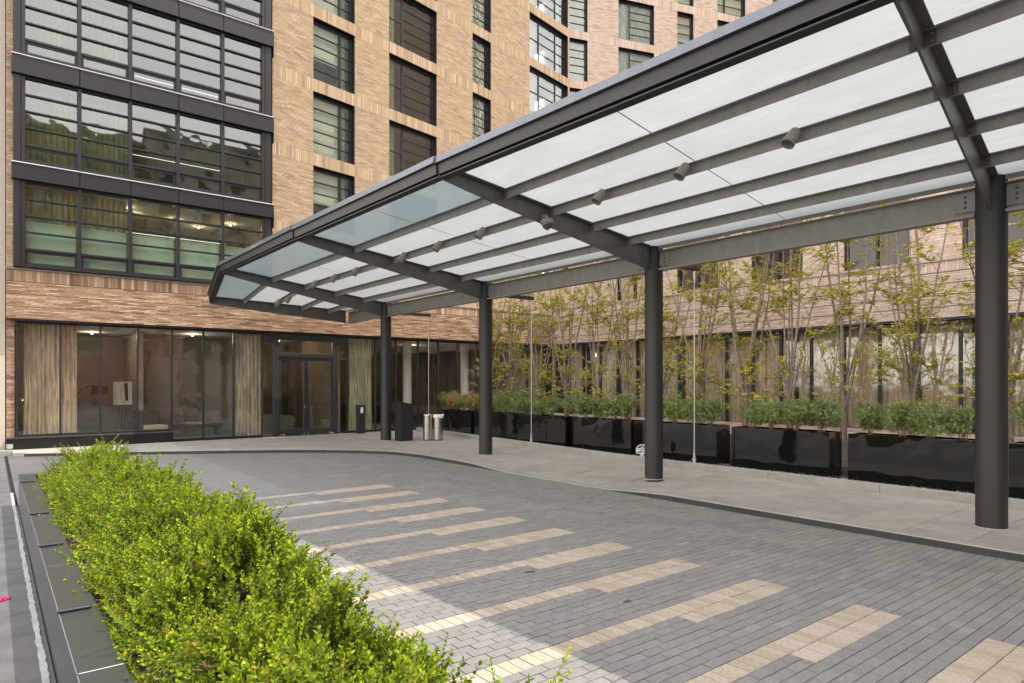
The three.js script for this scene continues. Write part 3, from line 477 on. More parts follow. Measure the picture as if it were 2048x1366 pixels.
const FZ = -20.5;
// ------------------------------------------------------------------ entrance block
{
  const b = thing('entrance_block', 'low brick entrance block with full height glazing and black double doors', 'building', [0, 0, FZ]);
  const E = 18.46, Y0 = 3.36, YS = 4.29, YT = 4.58;
  mesh('wall_core', new Geo().box(0.29, Y0, -0.45, E, YT, -0.014).box(0.29, -0.3, -14, 0.45, Y0, -0.30).build(), M.mortar, b);
  const g = new Geo();
  for (let k = 0; k < 3; k++) bricks(b, g, k === 0 ? 'brown' : 'brown', { u0: 0.28, u1: E, v0: Y0 + k * 0.31, v1: Y0 + k * 0.31 + 0.296, single: (u) => k > 0 && u < 5.2 });
  soldiers(g, 'brown', 0.28, E, YS, YT - 0.004, 0);
  bricks(b, g, 'brown', { u0: 0.29, u1: 0.46, v0: 0.37, v1: Y0 - 0.01, z: -0.26, len: 0.34 });
  stuffPart(mesh('brickwork', g.build(), brickVC, b));
  for (let x = 0.27; x < E; x += 1.5) mesh('coping', cboxG(x, YT, -0.42, Math.min(x + 1.494, E + 0.02), YT + 0.055, 0.028, 0.006), M.concrete, b);
  mesh('soffit', boxG(0.46, Y0 - 0.05, -0.40, E, Y0 - 0.002, -0.02), M.frame, b);
  // plinth
  for (const [a, c] of [[0.28, 1.62], [1.625, 3.10], [3.105, 4.04]]) mesh('plinth_stone', cboxG(a, -0.12, -0.28, c, 0.33, 0.02, 0.006), M.graniteBlack, b);
  mesh('plinth_cap', cboxG(0.28, 0.332, -0.28, 4.045, 0.372, 0.026, 0.006), std(0.03, 0.028, 0.027, 0.35), b);
  // glazing
  const mull = [0.51, 1.41, 2.30, 3.18, 4.04, 4.88, 5.73, 6.58], mull2 = [9.38, 10.43, 11.22, 12.12, 12.98, 13.84, 14.70, 15.56, 16.42, 17.28, 18.2];
  const bar = (name, x0, y0, x1, y1, z0 = -0.27, z1 = -0.20, mat = M.frame) => mesh(name, cboxG(x0, y0, z0, x1, y1, z1, 0.003), mat, b);
  const panesOf = (arr) => arr.forEach((x, k) => { const low = x < 4.0 ? 0.40 : 0.10; bar('mullion', x - 0.022, (arr[k] <= 4.05 && arr[k] < 4.0) ? 0.372 : 0.06, x + 0.022, Y0 - 0.05, -0.28, -0.185);
    if (k + 1 < arr.length) { bar('sill_rail', x + 0.022, low - 0.03, arr[k + 1] - 0.022, low + 0.035); bar('head_rail', x + 0.022, Y0 - 0.095, arr[k + 1] - 0.022, Y0 - 0.052); mesh('pane', new Geo().poly([[x + 0.02, low + 0.03, -0.235], [arr[k + 1] - 0.02, low + 0.03, -0.235], [arr[k + 1] - 0.02, Y0 - 0.09, -0.235], [x + 0.02, Y0 - 0.09, -0.235]]).build(), M.glass, b); } });
  panesOf(mull); panesOf(mull2);
  mesh('threshold', boxG(4.05, -0.05, -0.3, 18.3, 0.065, -0.17), M.frame, b);
  mesh('door_lock', cboxG(0.54, 1.18, -0.232, 0.66, 1.36, -0.19, 0.01), M.black, b); mesh('lock_knob', new THREE.SphereGeometry(0.03, 14, 10), M.chrome, b, [0.62, 1.30, -0.175]);
  // doors
  const dm = M.doorMetal;
  const db = (name, x0, y0, x1, y1, z0 = -0.26, z1 = -0.14, p = b) => mesh(name, cboxG(x0, y0, z0, x1, y1, z1, 0.004), dm, p);
  db('door_header', 6.604, 3.10, 9.356, 3.36 - 0.052); db('door_jamb', 6.90, 0.06, 7.07, 3.10); db('door_jamb', 8.84, 0.06, 9.02, 3.10); db('transom_bar', 7.07, 2.58, 8.84, 2.70); db('side_rail', 6.604, 3.02, 6.90, 3.10, -0.25, -0.18); db('side_rail', 9.02, 3.02, 9.356, 3.10, -0.25, -0.18);
  const pane = (x0, y0, x1, y1, z, p, name = 'pane') => mesh(name, new Geo().poly([[x0, y0, z], [x1, y0, z], [x1, y1, z], [x0, y1, z]]).build(), M.glass, p);
  pane(7.07, 2.70, 8.84, 3.10, -0.21, b, 'transom_pane'); pane(6.604, 0.06, 6.90, 3.02, -0.22, b, 'sidelight_pane'); pane(9.02, 0.06, 9.356, 3.02, -0.22, b, 'sidelight_pane');
  for (const [a, c, s] of [[7.078, 7.952, 1], [7.958, 8.832, -1]]) {
    const d = mesh('door', new Geo().cbox(a, 0.09, -0.225, a + 0.055, 2.57, -0.175, 0.004).cbox(c - 0.055, 0.09, -0.225, c, 2.57, -0.175, 0.004).cbox(a + 0.055, 2.46, -0.225, c - 0.055, 2.57, -0.175, 0.004).cbox(a + 0.055, 0.09, -0.225, c - 0.055, 0.29, -0.175, 0.004).build(), dm, b);
    pane(a + 0.05, 0.285, c - 0.05, 2.465, -0.2, d);
    const hx = s > 0 ? c - 0.10 : a + 0.10; mesh('pull_handle', new Geo().tube([[hx, 0.30, -0.105], [hx, 2.44, -0.105]], 0.020, 12).tube([[hx, 0.6, -0.105], [hx, 0.6, -0.18]], 0.01, 8).tube([[hx, 2.2, -0.105], [hx, 2.2, -0.18]], 0.01, 8).build(), dm, d);
    mesh('pivot', new THREE.SphereGeometry(0.022, 10, 8), M.chrome, d, [s > 0 ? c - 0.07 : a + 0.07, 0.11, -0.165]);
    mesh('door_stop', new Geo().tube([[s > 0 ? a + 0.12 : c - 0.12, 0.092, -0.06], [s > 0 ? a + 0.12 : c - 0.12, 0.15, -0.06]], 0.024, 12).cbox((s > 0 ? a + 0.0 : c - 0.09), 0.085, -0.1, (s > 0 ? a + 0.09 : c), 0.125, -0.02, 0.004).build(), M.brass, d);
    mesh('lock', cboxG(hx + 0.06 * s - 0.012, 0.93, -0.174, hx + 0.06 * s + 0.012, 1.06, -0.16, 0.003), M.chrome, d);
  }
  // lobby room
  mesh('lobby_floor', boxG(0.45, -0.1, -13, E, 0.055, -0.31), M.woodFloor, b);
  mesh('lobby_ceiling', boxG(0.45, 3.30, -13, E, 3.36, -0.46), M.plaster, b);
  mesh('roof_slab', boxG(0.29, 4.0, -13, E, 4.5, -0.46), M.concrete, b);
  mesh('lobby_back_wall', boxG(0.45, 0.056, -5.6, 7.4, 3.30, -5.4), M.plaster, b);
  mesh('corner_post', boxG(18.21, 0.066, -0.44, 18.52, 3.30, -0.13), M.frame, b);
  mesh('lobby_end_wall', boxG(E - 0.1, 0.056, -13, E + 0.05, 4.5, -0.30), M.plaster, b);
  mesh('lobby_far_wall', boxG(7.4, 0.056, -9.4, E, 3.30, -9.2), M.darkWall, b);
  mesh('partition', boxG(3.55, 0.056, -5.4, 3.7, 3.30, -2.6), M.plaster, b);
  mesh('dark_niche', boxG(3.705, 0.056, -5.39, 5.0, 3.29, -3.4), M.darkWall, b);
  mesh('partition', boxG(6.72, 0.056, -5.4, 6.9, 3.30, -1.1), M.plaster, b);
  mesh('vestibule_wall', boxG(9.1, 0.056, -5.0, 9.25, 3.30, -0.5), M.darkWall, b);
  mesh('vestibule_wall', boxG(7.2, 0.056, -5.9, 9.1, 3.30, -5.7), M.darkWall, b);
}
// things inside the lobby, seen through the glass
{
  for (const [x, z] of [[2.4, -23.6], [5.0, -22.6], [8.0, -23.4], [13.4, -23.5]]) { const d = thing('lobby_downlight', 'small glowing ceiling downlight in the lobby behind the glass', 'downlight', [x, 3.298, z], 0, 'downlights in the lobby ceiling'); mesh('trim', new Geo().tube([[0, 0, 0], [0, -0.02, 0]], [0.075, 0.07], 16).build(), M.white, d); mesh('bulb', new THREE.SphereGeometry(0.04, 12, 8), new THREE.MeshStandardMaterial({ color: 0x222222, emissive: lin(1, 0.72, 0.4), emissiveIntensity: 5 }), d, [0, -0.03, 0]); const l = new THREE.PointLight(lin(1, 0.8, 0.55), 0.9, 0, 2); l.position.set(0, -0.1, 0); l.castShadow = true; d.add(l); }
  const hang = (x, w, seed, label, mat = M.curtain, z = -20.98, flare = 0.10) => { const c = thing('curtain', label, 'curtain', [x, 0.065, z], 0, 'linen curtains behind the lobby glass'); mesh('fabric', curtainG(w, 3.2, Math.max(3, Math.round(w / 0.105)), 0.03, seed, flare), mat, c); mesh('track', boxG(-w / 2, 3.2, -0.02, w / 2, 3.235, 0.02), M.frame, c); };
  hang(1.06, 0.82, 1, 'wide beige linen curtain pooling at the corner pane by the brick pier', M.curtainWarm);
  hang(1.64, 0.30, 2, 'narrow beige linen curtain beside the arc floor lamp', M.curtainWarm);
  hang(6.28, 0.78, 3, 'pale linen curtain pooling on the floor beside the door sidelight'); 
  hang(9.98, 0.84, 4, 'pale green linen curtain behind the black pedestal', M.curtainPale);
  for (const [x, z, l] of [[12.45, -22.1, 'white round column behind the glass above the planter with browned shrubs'], [15.1, -22.1, 'white round column inside the glass near the inner corner of the court']]) { const c = thing('lobby_column', l, 'column', [x, 0.06, z]); mesh('shaft', new Geo().tube([[0, 0, 0], [0, 3.235, 0]], 0.17, 28).build(), M.white, c); mesh('collar', new Geo().tube([[0, 0.0, 0], [0, 0.08, 0]], 0.185, 28).build(), M.white, c); }
  const lamp = thing('arc_floor_lamp', 'arc floor lamp with dark drum shade between the curtain and artwork', 'lamp', [1.72, 0.055, -22.4]);
  mesh('base', new Geo().tube([[0, 0, 0], [0, 0.05, 0]], 0.16, 20).build(), M.black, lamp);
  mesh('arm', new Geo().tube([[0, 0.05, 0], [0.01, 0.8, 0], [0.10, 1.2, 0], [0.3, 1.5, 0], [0.55, 1.62, 0], [0.75, 1.60, 0]], 0.013, 8).build(), M.black, lamp);
  mesh('shade', new Geo().tube([[0.75, 1.36, 0], [0.75, 1.60, 0]], [0.22, 0.20], 24, true).build(), std(0.07, 0.05, 0.04, 0.9), lamp);
  const art = thing('artwork', 'white framed artwork with one black brush stripe beside the dark niche', 'artwork', [3.08, 1.12, -22.62]);
  mesh('canvas', cboxG(-0.22, 0, -0.03, 0.22, 0.64, 0.0, 0.004), std(0.80, 0.74, 0.58, 0.8, { map: T.linen }), art); mesh('stripe', new Geo().poly([[0.07, 0.09, 0.004], [0.15, 0.09, 0.004], [0.13, 0.62, 0.004], [0.03, 0.62, 0.004]]).build(), M.black, art);
  mesh('frame', new Geo().cbox(-0.24, -0.02, -0.035, -0.221, 0.66, 0.012, 0.003).cbox(0.221, -0.02, -0.035, 0.24, 0.66, 0.012, 0.003).cbox(-0.221, -0.02, -0.035, 0.221, -0.001, 0.012, 0.003).cbox(-0.221, 0.641, -0.035, 0.221, 0.66, 0.012, 0.003).build(), M.white, art);
  mesh('easel', new Geo().tube([[-0.2, -1.06, 0.05], [0.0, 0.6, -0.05]], 0.012, 6).tube([[0.2, -1.06, 0.05], [0.0, 0.6, -0.05]], 0.012, 6).tube([[0, -1.06, -0.3], [0.0, 0.6, -0.05]], 0.012, 6).build(), M.black, art);
  const sofa = thing('armchair', 'dark brown armchair with pale seat in front of the dark niche', 'armchair', [3.78, 0.055, -22.3]); sofa.rotation.y = 0.25;
  const br = std(0.055, 0.03, 0.02, 0.8); mesh('seat', cboxG(-0.36, 0.28, -0.35, 0.36, 0.42, 0.35, 0.03), std(0.55, 0.45, 0.3, 0.9), sofa); mesh('backrest', cboxG(-0.36, 0.42, -0.38, 0.36, 0.86, -0.22, 0.04), br, sofa); for (const s of [-1, 1]) { mesh('armrest', cboxG(s * 0.36 - 0.05 + s * 0.05, 0.24, -0.34, s * 0.36 + 0.05 + s * 0.05, 0.6, 0.34, 0.025), br, sofa); for (const q of [-1, 1]) mesh('leg', new Geo().tube([[s * 0.34, 0, q * 0.3], [s * 0.3, 0.26, q * 0.28]], [0.012, 0.02], 8).build(), br, sofa); }
  const bench = thing('low_bench', 'long low dark bench with a pale cushion along the lobby wall', 'bench', [5.05, 0.055, -22.9]);
  mesh('seat', cboxG(-0.85, 0.24, -0.25, 0.85, 0.36, 0.25, 0.012), br, bench); mesh('cushion', cboxG(-0.2, 0.361, -0.2, 0.3, 0.43, 0.2, 0.025), std(0.4, 0.32, 0.27, 0.9), bench); for (const x of [-0.75, 0.75]) mesh('leg', boxG(x - 0.03, 0, -0.2, x + 0.03, 0.239, 0.2), br, bench);
}
// ------------------------------------------------------------------ dark metal window bay above the entrance block
{
  const b = thing('window_bay', 'dark bronze gridded window bay of wide panes above the brick band', 'window bay', [0, 0, FZ]);
  const X = [0.62, 1.80, 2.96, 4.14, 5.34, 6.51], xa = 0.43, xb = 6.74, Z = 0.10;
  const bands = [[6.81, 7.25], [9.43, 9.93], [12.07, 12.57], [14.71, 15.2]], floors = [[4.645, 6.81], [7.25, 9.43], [9.93, 12.07], [12.57, 14.71]];
  bands.forEach(([y0, y1]) => {
    const e = [xa - 0.05, ...X.slice(1, 5), xb + 0.05];
    for (let k = 0; k < 5; k++) { const p = mesh('spandrel', cboxG(e[k] + 0.003, y0, -0.1, e[k + 1] - 0.003, y1 - 0.045, Z + 0.10, 0.012), M.bronze, b); mesh('ledge', cboxG(e[k] + 0.001, y1 - 0.044, -0.1, e[k + 1] - 0.001, y1 - 0.018, Z + 0.13, 0.008), M.ledge, p); }
    mesh('end_bracket', new Geo().cbox(xb + 0.051, y0 - 0.28, -0.12, xb + 0.075, y1 - 0.02, Z + 0.06, 0.02).build(), M.bronze, b);
  });
  floors.forEach(([y0, y1], f) => {
    mesh('jamb', cboxG(xa, y0, -0.1, X[0] - 0.05, y1, Z + 0.03, 0.006), M.bronze, b); mesh('jamb', cboxG(X[5] + 0.05, y0, -0.1, xb, y1, Z + 0.03, 0.006), M.bronze, b);
    X.forEach(x => mesh('mullion', cboxG(x - 0.045, y0, -0.06, x + 0.045, y1, Z + 0.015, 0.006), M.bronze, b));
    const top = y1 - 0.05, rows = [top, top - 0.40, top - 0.82, top - 1.23, top - 1.66, y0 + 0.07];
    for (let k = 0; k < 5; k++) {
      const x0 = X[k] + 0.045, x1 = X[k + 1] - 0.045;
      mesh('head_rail', boxG(x0, top, -0.04, x1, y1, Z - 0.005), M.bronze, b); mesh('sill_rail', cboxG(x0, y0, -0.04, x1, y0 + 0.07, Z + 0.01, 0.004), M.bronze, b);
      for (let r = 0; r < 5; r++) {
        const a = rows[r + 1], c = rows[r], in_ = r === 4 ? 0.055 : 0;
        if (r < 4) mesh('muntin', cboxG(x0, a - (r === 3 ? 0.03 : 0.02), -0.03, x1, a + (r === 3 ? 0.03 : 0.02), Z - 0.015, 0.004), M.bronze, b);
        mesh('pane', new Geo().poly([[x0 - 0.004 + in_, a + in_, 0.02], [x1 + 0.004 - in_, a + in_, 0.02], [x1 + 0.004 - in_, c - in_, 0.02], [x0 - 0.004 + in_, c - in_, 0.02]]).build(), M.glassCoat, b);
        if (in_) mesh('vent_frame', new Geo().cbox(x0, a, 0, x0 + in_, c - 0.03, 0.05, 0.003).cbox(x1 - in_, a, 0, x1, c - 0.03, 0.05, 0.003).cbox(x0 + in_, c - 0.03 - in_, 0, x1 - in_, c - 0.03, 0.05, 0.003).cbox(x0 + in_, a, 0, x1 - in_, a + in_, 0.05, 0.003).build(), M.bronze, b);
      }
    }
    // the room behind
    mesh('room_floor', boxG(xa, y0 - 0.35, -4.5, xb, y0 - 0.01, -0.11), M.plaster, b); mesh('room_ceiling', boxG(xa, y1 - 0.04, -4.5, xb, y1 + 0.03, -0.11), f === 0 ? M.plaster : M.white, b); mesh('room_wall', boxG(xa, y0, -4.6, xb, y1 - 0.05, -4.5), f ? M.plasterGreen : M.plaster, b);
  });
  mesh('side_wall', boxG(xa - 0.1, 4.64, -4.6, xa - 0.001, 24, -0.02), M.mortar, b); mesh('side_wall', boxG(xb + 0.001, 4.64, -4.6, xb + 0.1, 24, -0.102), M.mortar, b);
  // brick end pier
  const g = new Geo(); bricks(b, g, 'tan', { u0: 0.28, u1: 0.425, v0: 4.65, v1: 15.5, z: 0.0, len: 0.3, h: 0.0775 });
  stuffPart(mesh('brickwork', g.build(), brickVC, b)); mesh('pier_core', boxG(0.285, 4.64, -40, 0.328, 30, -0.014), M.mortar, b);
  // curtains and blinds inside
  const room = 'curtains and blinds inside the window bay';
  const cur = (k0, k1, f, seed, label, mat = M.curtainOlive) => { const x0 = X[k0] + 0.03, x1 = X[k1] - 0.03, [y0, y1] = floors[f], c = thing('room_curtain', label, 'curtain', [(x0 + x1) / 2, y0, FZ - 0.28], 0, room); mesh('fabric', curtainG(x1 - x0, y1 - y0 - 0.06, Math.round((x1 - x0) / 0.13), 0.035, seed), mat, c); };
  cur(0, 2, 2, 21, 'pale olive curtain drawn across two panes on the third storey of the bay'); cur(0, 2, 1, 22, 'streaked cream curtain in the bay storey over the lowest one'); cur(0, 2, 0, 23, 'cream curtain at the end of the lowest bay storey'); cur(0, 1, 3, 24, 'pale curtain at the top storey of the bay');
  for (let k = 0; k < 5; k++) { const [y0, y1] = floors[0], s = thing('roller_blind', 'half lowered green white roller blind in the lowest storey of the bay', 'blind', [(X[k] + X[k + 1]) / 2, y0, FZ - 0.16], 0, 'roller blinds on the lowest bay storey'); const w = (X[k + 1] - X[k]) / 2 - 0.06; mesh('fabric', new Geo().poly([[-w, 0.05, 0], [w, 0.05, 0], [w, 1.18, 0], [-w, 1.18, 0]]).build(), M.blind, s); mesh('hem_bar', new Geo().tube([[-w, 1.19, 0], [w, 1.19, 0]], 0.014, 8).build(), M.white, s); }
  for (const [x, z] of [[2.2, -1.6], [3.3, -1.6], [4.4, -1.6], [3.0, -0.9], [5.2, -2.2], [5.9, -1.2]]) { const d = thing('ceiling_downlight', 'small glowing ceiling downlight on the lowest bay storey', 'downlight', [x, 6.765, FZ + z], 0, 'downlights on the lowest bay storey'); mesh('trim', new Geo().tube([[0, 0, 0], [0, -0.02, 0]], [0.075, 0.07], 16).build(), M.white, d); mesh('bulb', new THREE.SphereGeometry(0.04, 12, 8), new THREE.MeshStandardMaterial({ color: 0x222222, emissive: lin(1, 0.72, 0.4), emissiveIntensity: 6 }), d, [0, -0.03, 0]); const l = new THREE.PointLight(lin(1, 0.78, 0.5), 0.3, 0, 2); l.position.set(0, -0.09, 0); l.castShadow = true; d.add(l); }
}

// ------------------------------------------------------------------ towers
function towerWindow(root, u0, u1, v0, v1, o) {
  const w = new Geo(), fr = 0.05, zf = -0.17, d = 0.06, uM = o.mull || [], B = (a, b, c, e, z0 = zf - d, z1 = zf) => w.box(a, b, z0, c, e, z1);
  B(u0, v0, u0 + fr, v1); B(u1 - fr, v0, u1, v1); B(u0 + fr, v0, u1 - fr, v0 + fr); B(u0 + fr, v1 - 0.09, u1 - fr, v1);
  for (const m of uM) B(m - 0.03, v0 + fr, m + 0.03, v1 - 0.09, zf - d + 0.002, zf - 0.002);
  const win = mesh('window', w.build(), M.frame, root), cols = [u0 + fr, ...uM, u1 - fr];
  for (let c = 0; c + 1 < cols.length; c++) {
    const a = cols[c] + (c ? 0.03 : 0), e = cols[c + 1] - (c + 2 < cols.length ? 0.03 : 0), n = (o.rows && o.rows[c]) || 5, y0 = v0 + fr, y1 = v1 - 0.09;
    for (let r = 0; r < n; r++) { const p = y0 + (y1 - y0) * r / n, q = y0 + (y1 - y0) * (r + 1) / n; if (r) mesh('muntin', boxG(a, p - 0.018, zf - d + 0.006, e, p + 0.018, zf - 0.006), M.frame, win); mesh('pane', new Geo().poly([[a - 0.003, p, zf - 0.035], [e + 0.003, p, zf - 0.035], [e + 0.003, q, zf - 0.035], [a - 0.003, q, zf - 0.035]]).build(), M.glassTower, win); }
    const bl = o.blind && o.blind[c]; if (bl) mesh(bl === 1 ? 'blind' : 'curtain', bl === 1 ? new Geo().poly([[a, y1 - (y1 - y0) * o.drop, zf - 0.13], [e, y1 - (y1 - y0) * o.drop, zf - 0.13], [e, y1, zf - 0.13], [a, y1, zf - 0.13]]).build() : curtainG((e - a) * (bl === 2 ? 1 : 0.4), y1 - y0, Math.max(3, Math.round((e - a) / 0.14)), 0.025, Math.floor(rnd() * 1e6)).translate((a + e) / 2, y0, zf - 0.2), bl === 1 ? M.blindCream : M.curtainPale, win);
  }
  mesh('reveal', new Geo().box(u0 - 0.01, v0 - 0.012, -0.6, u0 - 0.001, v1 + 0.01, -0.015).box(u1 + 0.001, v0 - 0.012, -0.6, u1 + 0.01, v1 + 0.01, -0.015).box(u0, v1, -0.6, u1, v1 + 0.01, -0.015).box(u0, v0 - 0.012, -0.6, u1, v0 - 0.001, -0.015).build(), M.bronze, win);
  mesh('room_back', new Geo().box(u0 - 0.3, v0 - 0.02, -2.4, u1 + 0.3, v1 + 0.05, -2.3).box(u0 - 0.3, v1 + 0.011, -2.3, u1 + 0.3, v1 + 0.05, -0.6).build(), M.plasterGreen, win);
  return win;
}
function towerWing(name, label, pos, turn, U, Y0, Y1, cols, pal, group, singleAt, rowsK) {
  const t = thing(name, label, 'building', pos, turn, group), g = new Geo(), holes = [], soldierHoles = [];
  const F = 2.43, yb = k => 9.27 + F * k;
  for (const c of cols) for (const k of rowsK) { const v0 = yb(k), v1 = v0 + 2.02; holes.push([c.u0, c.u1, v0, v1]); towerWindow(t, c.u0, c.u1, v0, v1, { ...c, drop: c.drops ? c.drops[((k % 5) + 5) % 5] : 0.9 }); }
  for (let k = -2; yb(k) < Y1; k++) {
    const v0 = Math.max(Y0, yb(k)), v1 = Math.min(Y1, yb(k) + 2.02); if (v1 <= v0) continue;
    bricks(t, g, pal, { u0: 0.0, u1: U, v0, v1, len: 0.3, h: 0.044, holes, single: singleAt && singleAt(k) });
    if (v1 < Y1) soldiers(g, pal, 0.0, U, v1, Math.min(Y1, v1 + 0.41), 0.0, [], 0.066);
  }
  stuffPart(mesh('brickwork', g.build(), brickVC, t));
  const core = new Geo(); // backing wall with openings
  const us = [...new Set([0, U, ...cols.flatMap(c => [c.u0, c.u1])])].sort((a, b) => a - b), vs = [...new Set([Y0, Y1, ...holes.flatMap(h => [h[2], h[3]])])].filter(v => v >= Y0 && v <= Y1).sort((a, b) => a - b);
  for (let i = 0; i + 1 < us.length; i++) for (let j = 0; j + 1 < vs.length; j++) { const a = us[i], b = us[i + 1], c = vs[j], d = vs[j + 1], mu = (a + b) / 2, mv = (c + d) / 2; if (holes.some(h => mu > h[0] && mu < h[1] && mv > h[2] && mv < h[3])) continue; core.poly([[a, c, -0.013], [b, c, -0.013], [b, d, -0.013], [a, d, -0.013]]); }
  core.box(0, Y0, -3.2, U, Y1, -2.6).box(0, Y1, -3.2, U, 61, -0.013);
  mesh('wall_core', core.build(), pal === 'pink' ? M.mortarPink : M.mortar, t);
  return t;
}
const A0 = [6.82, 0, -20.52], AT = Math.asin(0.175), AL = 15.39;
towerWing('brick_tower', 'tan brick hotel tower wall with black gridded windows beside the bronze bay', A0, AT, AL, 4.5, 26, [
  { u0: 1.43, u1: 3.04, mull: [2.57], blind: [1, 3], drops: [1, 0.6, 1, 1, 0.55], rows: [5, 5] },
  { u0: 4.52, u1: 6.82, mull: [5.26], blind: [3, 0], rows: [2, 5] },
  { u0: 8.79, u1: 9.89, blind: [2], rows: [5] },
  { u0: 12.44, u1: 15.34, mull: [13.3, 14.55], blind: [2, 0, 3], rows: [2, 4, 4] },
], 'tan', null, k => k === 0 ? (u => u < 1.2) : k === -1 ? (u => u < 1.2) : null, [-1, 0, 1, 2, 3, 4, 5]);
const FX = A0[0] + AL * Math.cos(AT), FZ2 = A0[2] - AL * Math.sin(AT);
towerWing('pink_brick_tower', 'pinkish brick tower wall angled forward from the inner fold of the tan tower', [FX, 0, FZ2], -Math.asin(0.33), 16, 4.4, 27, [
  { u0: 0.06, u1: 1.02, blind: [2], rows: [5] }, { u0: 2.73, u1: 4.77, mull: [3.45], blind: [2, 2], rows: [1, 5] }, { u0: 6.15, u1: 7.13, blind: [1], rows: [4] }, { u0: 8.61, u1: 10.4, mull: [9.2], blind: [1, 1], rows: [4, 4] }, { u0: 12.2, u1: 13.4, blind: [1], rows: [4] },
], 'pink', null, null, [2, 3, 4, 5, 6]);

